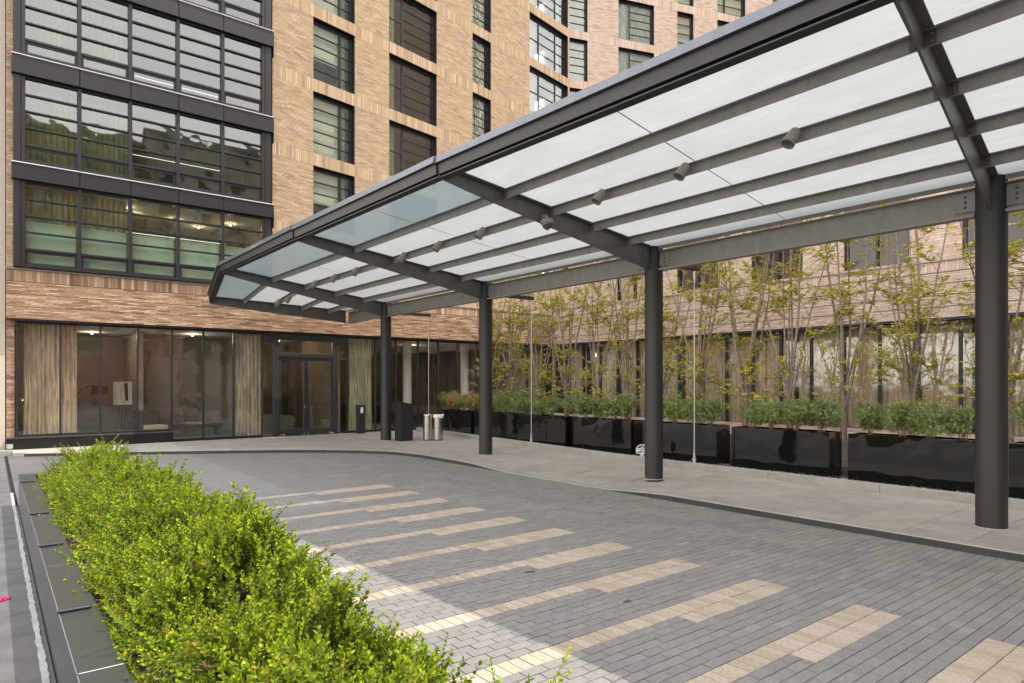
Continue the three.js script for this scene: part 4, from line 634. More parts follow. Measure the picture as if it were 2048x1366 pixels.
// ------------------------------------------------------------------ garden wing along the bed
{
  const w = thing('garden_wing', 'pink brick garden wing with tall curtained windows behind the young trees', 'building', [18.5, 0, 0], -Math.PI / 2);
  const Z0 = -20.46, Z1 = 6, g = new Geo(), Y0 = 3.37;
  for (let k = 0; k < 4; k++) bricks(w, g, 'pink', { u0: Z0, u1: Z1, v0: Y0 + k * 0.285, v1: Y0 + k * 0.285 + 0.258, h: 0.043, single: u => k > 1 && u > -12 && u < -4 });
  soldiers(g, 'pink', Z0, Z1, Y0 + 1.14, Y0 + 1.4, 0);
  bricks(w, g, 'pink', { u0: Z0, u1: Z1, v0: 0.1, v1: 0.5, h: 0.05, z: -0.02 });
  stuffPart(mesh('brickwork', g.build(), brickVC, w));
  mesh('wall_core', new Geo().box(Z0, Y0, -0.5, Z1, Y0 + 1.40, -0.013).box(Z0, -0.1, -0.4, Z1, 0.49, -0.034).build(), M.mortarPink, w);
  for (let x = Z0; x < Z1; x += 1.6) mesh('coping', cboxG(x, Y0 + 1.40, -0.5, Math.min(Z1, x + 1.594), Y0 + 1.47, 0.04, 0.008), std(0.52, 0.41, 0.33, 0.85, { map: T.slabPale }), w);
  mesh('soffit', boxG(Z0, Y0 - 0.06, -0.45, Z1, Y0 - 0.002, -0.015), M.frame, w);
  for (let x = Z0 + 0.6, k = 0; x < Z1; x += 0.94, k++) { mesh('mullion', cboxG(x - 0.035, 0.49, -0.32, x + 0.035, Y0 - 0.06, -0.20, 0.005), M.frame, w); if (x + 0.94 < Z1) mesh('pane', new Geo().poly([[x + 0.03, 0.5, -0.25], [x + 0.91, 0.5, -0.25], [x + 0.91, Y0 - 0.06, -0.25], [x + 0.03, Y0 - 0.06, -0.25]]).build(), M.glass, w); }
  mesh('room_wall', boxG(Z0, 0, -5, Z1, Y0, -4.9), M.darkWall, w); mesh('room_end_wall', boxG(Z0 - 0.15, 0, -4.9, Z0, Y0 + 1.1, -0.05), M.darkWall, w); mesh('room_end_wall', boxG(Z1, 0, -4.9, Z1 + 0.15, Y0 + 1.1, -0.05), M.darkWall, w); mesh('room_floor', boxG(Z0, 0.3, -4.9, Z1, 0.48, -0.41), M.woodFloor, w); mesh('roof', boxG(Z0, Y0, -9, Z1, Y0 + 1.1, -0.51), M.concrete, w);
  let x = Z0 + 0.3, n = 0; const rr = rngOf(77), gp = 'linen curtains behind the garden wing glass';
  while (x < Z1 - 1) { const wd = 0.85 + rr() * 1.0, gap = rr() < 0.35 ? 0.14 + rr() * 0.16 : 0.03; const c = thing('garden_curtain', 'full height beige linen curtain behind the garden wing glass', 'curtain', [18.5 + 0.42, 0.5, x + wd / 2], -Math.PI / 2, gp); mesh('fabric', curtainG(wd, Y0 - 0.56, Math.round(wd / 0.13), 0.03, 300 + n), M.curtainWarm, c); x += wd + gap; n++; }
  mesh('corner_post', boxG(Z0 - 0.3, 0, -0.32, Z0 + 0.64, Y0 - 0.061, -0.12), M.frame, w);
  // set back upper wall
  const up = thing('upper_garden_wall', 'set back upper wall with wide dark windows over the garden wing coping', 'building', [20.3, 0, 0], -Math.PI / 2);
  const hg = [], q = new Geo(), cg = new Geo(); for (let z = -18.6; z < 4; z += 3.1) hg.push([z, z + 1.8, 5.05, 6.9]);
  for (const y of [4.4, 7.2]) bricks(up, q, 'pink', { u0: -19.5, u1: Z1, v0: y, v1: y + 2.8, h: 0.0778, holes: hg });
  stuffPart(mesh('brickwork', q.build(), brickVC, up));
  const us = [-19.5, ...hg.flatMap(h => [h[0], h[1]]), Z1]; for (let i = 0; i + 1 < us.length; i++) if (i % 2 === 0) cg.poly([[us[i], 4.4, -0.013], [us[i + 1], 4.4, -0.013], [us[i + 1], 11.5, -0.013], [us[i], 11.5, -0.013]]); else cg.poly([[us[i], 4.4, -0.013], [us[i + 1], 4.4, -0.013], [us[i + 1], 5.05, -0.013], [us[i], 5.05, -0.013]]).poly([[us[i], 6.9, -0.013], [us[i + 1], 6.9, -0.013], [us[i + 1], 11.5, -0.013], [us[i], 11.5, -0.013]]);
  cg.box(-19.5, 4.4, -4, Z1, 11.5, -3.6); mesh('wall_core', cg.build(), M.mortarPink, up);
  for (const [a, b, c, d] of hg) { const wn = mesh('window', new Geo().box(a, c, -0.25, a + 0.06, d, -0.1).box(b - 0.06, c, -0.25, b, d, -0.1).box(a + 0.06, c, -0.25, b - 0.06, c + 0.06, -0.1).box(a + 0.06, d - 0.06, -0.25, b - 0.06, d, -0.1).box((a + b) / 2 - 0.03, c + 0.06, -0.25, (a + b) / 2 + 0.03, d - 0.06, -0.1).build(), M.frame, up); for (const [s, e] of [[a + 0.06, (a + b) / 2 - 0.03], [(a + b) / 2 + 0.03, b - 0.06]]) mesh('pane', new Geo().poly([[s, c + 0.06, -0.17], [e, c + 0.06, -0.17], [e, d - 0.06, -0.17], [s, d - 0.06, -0.17]]).build(), M.paneDark, wn); }
}
// ------------------------------------------------------------------ buildings outside the frame whose shade and reflection the photo shows
function blockBuilding(name, label, x0, x1, z0, z1, h, mat, winMat, face, pitch = 3.2, storey = 3.4, ww = 1.5, wh = 1.9) {
  const t = thing(name, label, 'building'); mesh('wall', boxG(x0, 0, z0, x1, h, z1), mat, t); mesh('cornice', new Geo().cbox(x0 - 0.3, h, z0 - 0.3, x1 + 0.3, h + 0.6, z1 + 0.3, 0.05).build(), M.concrete, t);
  const wg = face === 'z0' ? boxG(0, 0, -0.06, ww, wh, 0.2) : boxG(-0.06, 0, 0, 0.2, wh, ww), sg = face === 'z0' ? boxG(-0.1, -0.2, -0.14, ww + 0.1, -0.01, 0.2) : boxG(-0.14, -0.2, -0.1, 0.2, -0.01, ww + 0.1), n0 = face === 'z0' ? x0 : z0, n1 = face === 'z0' ? x1 : z1;
  for (let y = 4.6; y < h - 3; y += storey) for (let u = n0 + 1.2; u < n1 - 2; u += pitch) { const w = mesh('window', wg, winMat, t, face === 'z0' ? [u, y, z0] : [x0, y, u]); mesh('sill', sg, M.concrete, w); }
  return t;
}
const red = std(0.26, 0.11, 0.075, 0.9, { map: T.brick }), cream = std(0.52, 0.47, 0.38, 0.9, { map: T.slab }), dgl = phys(0.03, 0.04, 0.045, 0.05, { clearcoat: 1 });
blockBuilding('street_house', 'red brick house across the street mirrored in the lobby glass', -14, 12, 32, 44, 25, red, dgl, 'z0');
blockBuilding('street_apartment_block', 'cream apartment block across the street mirrored in the window bay', 12.6, 40, 34, 46, 27, cream, dgl, 'z0');
blockBuilding('neighbour_tower', 'tall pinkish brick tower beyond the garden wing shading the court', 32, 46, -3, 34, 59.3, std(0.58, 0.45, 0.36, 0.9, { map: T.brick }), phys(0.16, 0.26, 0.25, 0.06, { clearcoat: 1 }), 'x0', 3.3, 3.0, 2.7, 2.1);
{ const t = thing('distant_glass_tower', 'distant bluish glass building past the brick pier', 'building', [-12, 0, -120]); mesh('wall', boxG(-14, 0, -10, 11.2, 50, 10), std(0.25, 0.32, 0.42, 0.4), t); const s = std(0.10, 0.14, 0.22, 0.2, {}); for (let y = 3; y < 49; y += 3.5) mesh('window_band', boxG(-13.5, y, 10, 11.0, y + 1.9, 10.06), s, t); }
{ const t = thing('side_wall', 'sunlit cream brick side wall running back from the building corner', 'wall', [0, 0, 0]); mesh('wall', new Geo().box(0.10, -0.1, -62, 0.27, 34, -20.78).build(), std(0.60, 0.52, 0.42, 0.9, { map: T.brick }), t); const g = new Geo(), r2 = rngOf(8); for (let y = 0.6; y < 14; y += 0.55) { const z = -20.9 - r2() * 2.5; g.box(0.075, y, z - 0.3, 0.099, y + 0.06, z); } mesh('projecting_header', g.build(), std(0.40, 0.28, 0.18, 0.9, { map: T.brick }), t).userData.kind = 'stuff'; }

// ------------------------------------------------------------------ black planters with clipped evergreens, young trees
{
  const shrubs = [], leafM = phys(1, 1, 1, 0.8, { vertexColors: true, transmission: 0.25, thickness: 0, side: THREE.DoubleSide });
  function evergreen(seed, brown) {
    const r = rngOf(seed), g = new Geo(), st = new Geo();
    for (let k = 0; k < 9; k++) { const a = r() * 6.28, d = r() * 0.17; st.tube([[0.03 * Math.cos(a), 0, 0.03 * Math.sin(a)], [d * Math.cos(a) * 0.6, 0.12, d * Math.sin(a) * 0.6], [d * Math.cos(a) * 1.2, 0.34, d * Math.sin(a) * 1.1]], [0.009, 0.007, 0.003], 5, false); }
    const cl = []; for (let k = 0; k < 26; k++) { let x, y, z, l; do { x = r() * 2 - 1; y = r() * 1.7 - 0.7; z = r() * 2 - 1; l = Math.hypot(x, y, z); } while (l > 1.1 || l < 0.55); cl.push([x * 0.21, 0.30 + y * 0.20, z * 0.24, 0.055 + r() * 0.03, 0.75 + r() * 0.5]); }
    for (let k = 0; k < 780; k++) {
      const c = cl[k % 26]; let x, y, z; do { x = r() * 2 - 1; y = r() * 2 - 1; z = r() * 2 - 1; } while (x * x + y * y + z * z > 1 || x * x + y * y + z * z < 0.2);
      const cx = c[0] + x * c[3], cyy = c[1] + y * c[3], cz = c[2] + z * c[3], dir = V(x + c[0] * 3 + (r() - 0.5) * 0.7, y + 0.6 + (r() - 0.5) * 0.6, z + c[2] * 3 + (r() - 0.5) * 0.7).normalize();
      const e1 = V().crossVectors(dir, V(0.3, 1, 0.2)).normalize(), e2 = V().crossVectors(dir, e1), b = brown ? r() : 0, f = (0.75 + r() * 0.5) * c[4];
      g.col = b > 0.3 ? [0.34 * f, 0.19 * f, 0.06 * f] : r() < 0.45 ? [0.235 * f, 0.27 * f, 0.065 * f] : [0.13 * f, 0.185 * f, 0.045 * f];
      const L = 0.055 + r() * 0.03;
      for (let q = 0; q < 7; q++) { const t = q / 7, a = q * 2.4 + r(), ox = e1.clone().multiplyScalar(Math.cos(a)).addScaledVector(e2, Math.sin(a)), p = V(cx, cyy, cz).addScaledVector(dir, t * L), tip = p.clone().addScaledVector(ox, 0.026).addScaledVector(dir, 0.018), sd = V().crossVectors(ox, dir).multiplyScalar(0.0072); const m = p.clone().lerp(tip, 0.5); g.poly([[p.x, p.y, p.z], [m.x + sd.x, m.y + sd.y, m.z + sd.z], [tip.x, tip.y, tip.z], [m.x - sd.x, m.y - sd.y, m.z - sd.z]]); }
    }
    return [g.build(), st.build()];
  }
  const kinds = [evergreen(1), evergreen(2), evergreen(3), evergreen(4, true)];
  const tops = [[-18.42, -16.50], [-16.17, -14.17], [-13.95, -12.01], [-11.71, -9.85], [-9.52, -7.64], [-7.30, -5.41], [-5.09, -3.20], [-2.87, -0.9]];
  const where = ['behind the two stainless bins', 'beside the third round column', 'by the middle tie rod', 'between the second and third columns', 'beside the small outlined sign', 'with the near tie rod and column in front', 'with a scuffed face beside the first column', 'beyond the first round column'];
  tops.forEach(([a, c], i) => {
    const shift = i < 2 ? 0.25 - i * 0.1 : 0, t = thing('black_planter', `glossy black rectangular planter box ${where[i]}`, 'planter', [11.25 + shift, 0.1, (a + c) / 2], 0, 'black planters along the bed'), h = (c - a) / 2, H = 0.79;
    mesh('front_panel', cboxG(0, 0.0, -h, 0.02, H, h, 0.004), M.lacquer, t); mesh('rear_panel', cboxG(0.46, 0, -h, 0.48, H, h, 0.004), M.lacquer, t);
    for (const s of [-1, 1]) mesh('end_panel', cboxG(0.021, 0, s > 0 ? h - 0.02 : -h, 0.459, H, s > 0 ? h : -h + 0.02, 0.003), M.lacquer, t);
    mesh('soil', boxG(0.021, 0.1, -h + 0.021, 0.459, H - 0.06, h - 0.021), M.soil, t);
    const n = 4; for (let k = 0; k < n; k++) {
      const bz = (a + c) / 2 - h + 0.26 + k * (2 * h - 0.52) / (n - 1), brown = i === 0 && (k === 1 || k === 3), kd = brown ? 3 : (i * 3 + k * 2) % 3, s = thing('evergreen_shrub', brown ? 'browned evergreen shrub in the planter behind the stainless bins' : 'clipped dark green evergreen shrub growing in a black planter', 'shrub', [11.49 + shift + R(-0.02, 0.02), 0.1 + H - 0.06, bz + R(-0.03, 0.03)], rnd() * 6.28, brown ? 'browned shrubs in the planters' : 'evergreen shrubs in the black planters');
      s.scale.set(R(0.85, 1.2), R(0.9, 1.25), R(0.85, 1.2)); mesh('foliage', kinds[kd][0], leafM, s); mesh('stem', kinds[kd][1], M.stem, s);
    }
  });
  // wires between the planters
  const tree = (seed) => {
    const r = rngOf(seed), g = new Geo(), lf = new Geo(), q = (a, b) => a + (b - a) * r();
    const fork = q(1.25, 1.6), tr = q(0.055, 0.068), lean = [q(-0.06, 0.06), q(-0.06, 0.06)], pts = [], rad = [];
    for (let k = 0; k <= 5; k++) { const t = k / 5; pts.push([lean[0] * t + q(-0.012, 0.012), fork * t, lean[1] * t + q(-0.012, 0.012)]); rad.push(tr * (1.25 - 0.35 * t) + (k === 0 ? 0.02 : 0)); }
    g.tube(pts, rad, 9, false);
    const leaf = (p, s) => { const a = q(0, 6.28), til = q(-0.5, 0.35), d = V(Math.cos(a), til, Math.sin(a)).normalize(), sd = V(-Math.sin(a), q(-0.5, 0.5), Math.cos(a)).normalize().multiplyScalar(s * 0.33), t = p.clone().addScaledVector(d, s), m = p.clone().addScaledVector(d, s * 0.5); const f = q(0.75, 1.2); lf.col = r() < 0.3 ? [0.76 * f, 0.67 * f, 0.06 * f] : r() < 0.6 ? [0.66 * f, 0.62 * f, 0.05 * f] : [0.47 * f, 0.51 * f, 0.05 * f]; lf.poly([[p.x, p.y, p.z], [m.x + sd.x, m.y + sd.y, m.z + sd.z], [t.x, t.y, t.z], [m.x - sd.x, m.y - sd.y, m.z - sd.z]]); };
    const twig = (p, d, len, rd, depth) => {
      const n = 4, P = [p.clone()], v = d.clone(); for (let k = 0; k < n; k++) { v.add(V(q(-0.22, 0.22), q(-0.12, 0.2), q(-0.22, 0.22))).normalize(); P.push(P[k].clone().addScaledVector(v, len / n)); }
      g.tube(P.map(o => [o.x, o.y, o.z]), P.map((_, k) => Math.max(0.0022, rd * (1 - k / n * 0.75))), depth > 1 ? 3 : 4, false);
      if (depth < 2) for (let k = 0; k < (depth ? 2 : 4); k++) { const i = 1 + Math.floor(r() * n), a = q(0, 6.28), o = V(Math.cos(a), q(-0.1, 0.5), Math.sin(a)).add(v.clone().multiplyScalar(0.5)).normalize(); twig(P[i], o, len * q(0.35, 0.6), rd * 0.5, depth + 1); }
      if (depth >= 1 && r() < 0.8) { const tuft = r() < 0.5; for (let k = 0; k < (tuft ? 24 : 9); k++) { const i = 1 + Math.floor(r() * n), t = r(), b = P[i - 1].clone().lerp(P[i], t); leaf(b, q(0.04, 0.075)); } }
    };
    const nS = 6 + Math.floor(r() * 3); const top = V(...pts[5]);
    for (let s = 0; s < nS; s++) {
      const a = s / nS * 6.28 + q(-0.3, 0.3), sp = s === 0 ? 0.05 : q(0.10, 0.30), d = V(Math.cos(a) * sp, 1, Math.sin(a) * sp).normalize(), len = q(3.6, 5.0), n = 9, P = [V(...pts[s % 2 ? 5 : 4])], v = d.clone();
      for (let k = 0; k < n; k++) { v.add(V(q(-0.07, 0.07), k > 2 ? 0.09 : 0.02, q(-0.07, 0.07))).normalize(); P.push(P[k].clone().addScaledVector(v, len / n)); }
      const r0 = q(0.022, 0.036); g.tube(P.map(o => [o.x, o.y, o.z]), P.map((_, k) => r0 * (1 - k / n * 0.8)), 6, false);
      for (let k = 0; k < 8; k++) { const i = 1 + Math.floor(r() * n), b = q(0, 6.28); twig(P[i], V(Math.cos(b), q(0.1, 0.9), Math.sin(b)).normalize(), q(0.4, 0.9), 0.008, 0); }
    }
    for (let s = 0; s < 5; s++) { const a = q(0, 6.28); twig(V(...pts[3 + Math.floor(r() * 2)]), V(Math.cos(a), q(0.2, 0.7), Math.sin(a)).normalize(), q(0.6, 1.1), 0.011, 0); }
    return [g.build(), lf.build()];
  };
  const kindsT = [tree(11), tree(12), tree(13), tree(14), tree(15)], leafT = phys(1, 1, 1, 0.75, { vertexColors: true, transmission: 0.42, thickness: 0, side: THREE.DoubleSide });
  [-17.6, -16.45, -15.1, -13.88, -12.71, -11.59, -10.4, -9.27, -8.16, -7.02, -5.94, -4.74, -3.3, -2.1].forEach((z, k) => {
    const t = thing('young_tree', 'young multi stemmed tree with sparse yellow green spring leaves behind the black planters', 'tree', [13.0 + R(-0.1, 0.1), 0.1, z], k * 2.1 + rnd(), 'young trees along the garden wing'), s = R(0.92, 1.08); t.scale.set(s, s, s);
    mesh('trunk', kindsT[k % 5][0], M.bark, t); mesh('crown', kindsT[k % 5][1], leafT, t);
  });
}
// ------------------------------------------------------------------ granite planter with the box hedge
{
  const zN = 4.2, zF = -11.52, xa = 0.297, xb = 0.475, xc = 1.36, xd = 1.50, H = 0.45, p = thing('granite_planter', 'long low dark granite planter wall with metal skate stops around the hedge', 'planter');
  const cuts = [4.2, 2.4, 0.6, -1.3, -3.45, -5.6, -7.75, -9.7, -11.33];
  for (let k = 0; k + 1 < cuts.length; k++) for (const [a, b] of [[xa, xb], [xc, xd]]) { mesh('cap_stone', cboxG(a - 0.004, H - 0.05, cuts[k + 1] + 0.004, b + 0.004, H, cuts[k] - 0.004, 0.003), M.granite, p); mesh('wall_stone', cboxG(a + 0.002, -0.09, cuts[k + 1] + 0.0025, b - 0.002, H - 0.053, cuts[k] - 0.0025, 0.004), M.granite, p); }
  mesh('cap_stone', cboxG(xa - 0.004, H - 0.05, zF, xd + 0.004, H, -11.338, 0.003), M.granite, p); mesh('wall_stone', cboxG(xa + 0.002, -0.09, zF + 0.004, xd - 0.002, H - 0.053, -11.338, 0.004), M.granite, p);
  mesh('joint_mortar', new Geo().box(xa + 0.004, 0, -3.452, xb - 0.002, H - 0.001, -3.447).box(xa + 0.004, 0, -1.302, xb - 0.002, H - 0.001, -1.297).build(), std(0.55, 0.53, 0.45, 0.8), p);
  for (const z of [1.5, -0.9, -2.6, -4.42, -6.3, -7.9, -10.55]) for (const x of [[xa - 0.012, xb - 0.03], [xc + 0.03, xd + 0.012]]) mesh('skate_stop', new Geo().cbox(x[0], H + 0.001, z - 0.014, x[1], H + 0.018, z + 0.014, 0.004).build(), std(0.04, 0.042, 0.05, 0.35, { metalness: 0.5 }), p);
  mesh('soil', boxG(xb - 0.003, 0, -11.34, xc + 0.003, 0.39, zN), M.soil, p);
  // mulch chips
  const mg = boxG(-0.02, 0, -0.006, 0.02, 0.006, 0.006), mi = new THREE.InstancedMesh(mg, std(0.16, 0.10, 0.07, 0.95), 3500), rr = rngOf(61), m4 = new THREE.Matrix4(), e = new THREE.Euler(), qn = new THREE.Quaternion(), cc = new THREE.Color();
  for (let k = 0; k < 3500; k++) { e.set(rr() * 0.8 - 0.4, rr() * 6.28, rr() * 0.8 - 0.4); qn.setFromEuler(e); const s = 0.6 + rr(); m4.compose(V(xb + 0.02 + rr() * (xc - xb - 0.04), 0.392 + rr() * 0.015, -11.3 + rr() * 12.5), qn, V(s, s, s)); mi.setMatrixAt(k, m4); const v = 0.5 + rr(); cc.setRGB(v, v, v); mi.setColorAt(k, cc); } mi.name = 'mulch'; mi.userData.kind = 'stuff'; p.add(mi);
  // sprigs: a twig with paired leaves
  function sprig(seed, n, len, leafL) {
    const r = rngOf(seed), g = new Geo(); g.col = [0.20, 0.19, 0.06]; const P = []; let d = V(0, 1, 0), o = V(0, 0, 0); for (let k = 0; k <= 4; k++) { P.push(o.clone()); d.add(V((r() - 0.5) * 0.3, 0, (r() - 0.5) * 0.3)).normalize(); o = o.clone().addScaledVector(d, len / 4); }
    g.tube(P.map(q => [q.x, q.y, q.z]), [0.0018, 0.0016, 0.0014, 0.0012, 0.0008], 3, false);
    for (let k = 0; k < n; k++) {
      const t = 0.12 + 0.88 * k / (n - 1), i = Math.min(3, Math.floor(t * 4)), b = P[i].clone().lerp(P[i + 1], t * 4 - i), a0 = k * 1.57 + r() * 0.5, sz = leafL * (1 - 0.35 * t) * (0.8 + r() * 0.4);
      for (const s of [0, Math.PI]) { const a = a0 + s, up = 0.35 + 0.8 * t + r() * 0.4, dir = V(Math.cos(a), up, Math.sin(a)).normalize(), side = V(-Math.sin(a), 0, Math.cos(a)).multiplyScalar(sz * 0.30), nm = V().crossVectors(side, dir).normalize().multiplyScalar(sz * 0.07), b1 = b.clone().addScaledVector(dir, sz * 0.3), b2 = b.clone().addScaledVector(dir, sz * 0.75), tip = b.clone().addScaledVector(dir, sz);
        const f = 0.8 + r() * 0.4 + 0.35 * t; g.col = [0.098 * f * (1 + 0.75 * t), 0.190 * f * (1 + 0.32 * t), 0.007 * f];
        const A = b1.clone().add(side).add(nm), B = b2.clone().addScaledVector(side, 0.85).add(nm), C = b1.clone().sub(side).add(nm), D = b2.clone().addScaledVector(side, -0.85).add(nm), v = q => [q.x, q.y, q.z];
        g.poly([v(b), v(A), v(B), v(tip)]); g.poly([v(b), v(tip), v(D), v(C)]); }
    }
    return g.build();
  }
  const leafM = phys(1, 1, 1, 0.6, { vertexColors: true, specularIntensity: 0.35, transmission: 0.24, thickness: 0, side: THREE.DoubleSide });
  const types = [sprig(1, 6, 0.085, 0.026), sprig(2, 7, 0.105, 0.028), sprig(3, 5, 0.07, 0.024), sprig(4, 12, 0.20, 0.025)];
  const hN = periodic(71, 32), hN2 = periodic(72, 64);
  const profile = (x, z) => { const hc = z > -3.4 ? 1.005 : z > -5 ? 1.03 : 1.08, hw = z > -3.4 ? 0.435 : z > -5 ? 0.46 : 0.51, u = (x - hc) / hw, edge = Math.max(0, 1 - Math.pow(Math.abs(u), 3.4)); return 0.40 + (z > -3.4 ? 0.33 : 0.385) * (1 + (hN(x / 9, z / 9) - 0.5) * 0.95 + (hN2(x / 9, z / 9) - 0.5) * 0.85) * edge; };
  const ends = [-11.25, -9.9, -8.6, -7.3, -6.0, -4.8, -3.7, -2.6, -1.5, -0.3];
  for (let s = 0; s + 1 < ends.length; s++) {
    const za = ends[s], zb = ends[s + 1], zc = (za + zb) / 2, near = zc > -6, sh = thing('boxwood_shrub', 'bright green boxwood shrub in the hedge of the granite planter', 'shrub', [1.0, 0.39, zc], 0, 'boxwood shrubs forming the hedge'), r = rngOf(500 + s), st = new Geo();
    for (let k = 0; k < 16; k++) { const a = r() * 6.28, d = 0.1 + r() * 0.35, h = 0.18 + r() * 0.1; st.tube([[(r() - 0.5) * 0.3, 0, (r() - 0.5) * 0.5], [Math.cos(a) * d * 0.6, h * 0.5, Math.sin(a) * d * 0.8], [Math.cos(a) * d, h, Math.sin(a) * d * 1.3]], [0.008, 0.006, 0.003], 5, false); }
    mesh('stem', st.build(), M.stem, sh);
    const N = near ? 2800 : 2000, per = types.map(() => []);
    for (let k = 0; k < N; k++) {
      const hc = zc > -3.4 ? 1.005 : zc > -5 ? 1.03 : 1.08, hw = zc > -3.4 ? 0.435 : zc > -5 ? 0.46 : 0.51, x = hc + (r() * 2 - 1) * hw, z = za - 0.08 + r() * (zb - za + 0.16), top = profile(x, z); let endF = 1; const u = (x - hc) / hw; 
      const ef = s === 0 ? Math.min(1, Math.max(0.15, (z + 11.38) / 0.35)) : 1, depth = Math.pow(r(), 1.7) * 0.30, y = (top - 0.40) * ef - depth * (0.4 + 0.6 * ef); if (y < -0.02 && Math.abs(u) < 0.75) continue;
      const long = r() < 0.035, ti = long ? 3 : Math.floor(r() * 3), tilt = V(u * 0.9 + (r() - 0.5) * 1.7, 1, (r() - 0.5) * 1.7 + (s === 0 && ef < 1 ? -0.6 : 0)).normalize();
      per[ti].push([x + (Math.abs(u) > 0.8 ? u * r() * 0.10 : 0) - 1.0, y - 0.06, z - zc, tilt, 0.8 + r() * 0.5, depth]);
    }
    per.forEach((L, ti) => { if (!L.length) return; const im = new THREE.InstancedMesh(types[ti], leafM, L.length); im.name = 'foliage'; im.userData.kind = 'stuff'; im.castShadow = im.receiveShadow = true; const up = V(0, 1, 0), q1 = new THREE.Quaternion(), q2 = new THREE.Quaternion();
      L.forEach(([x, y, z, t, sc], i) => { q1.setFromUnitVectors(up, t); q2.setFromAxisAngle(up, r() * 6.28); q1.multiply(q2); m4.compose(V(x, y, z), q1, V(sc, sc, sc)); im.setMatrixAt(i, m4); const f = 0.6 + r() * 0.7, yel = r() < 0.14 ? 1.5 : 1; cc.setRGB(f * (yel > 1 ? 1.4 : 0.98 + r() * 0.3), f * 1.0, f * (yel > 1 ? 1.6 : 0.9)); im.setColorAt(i, cc); }); sh.add(im); });
  }
}
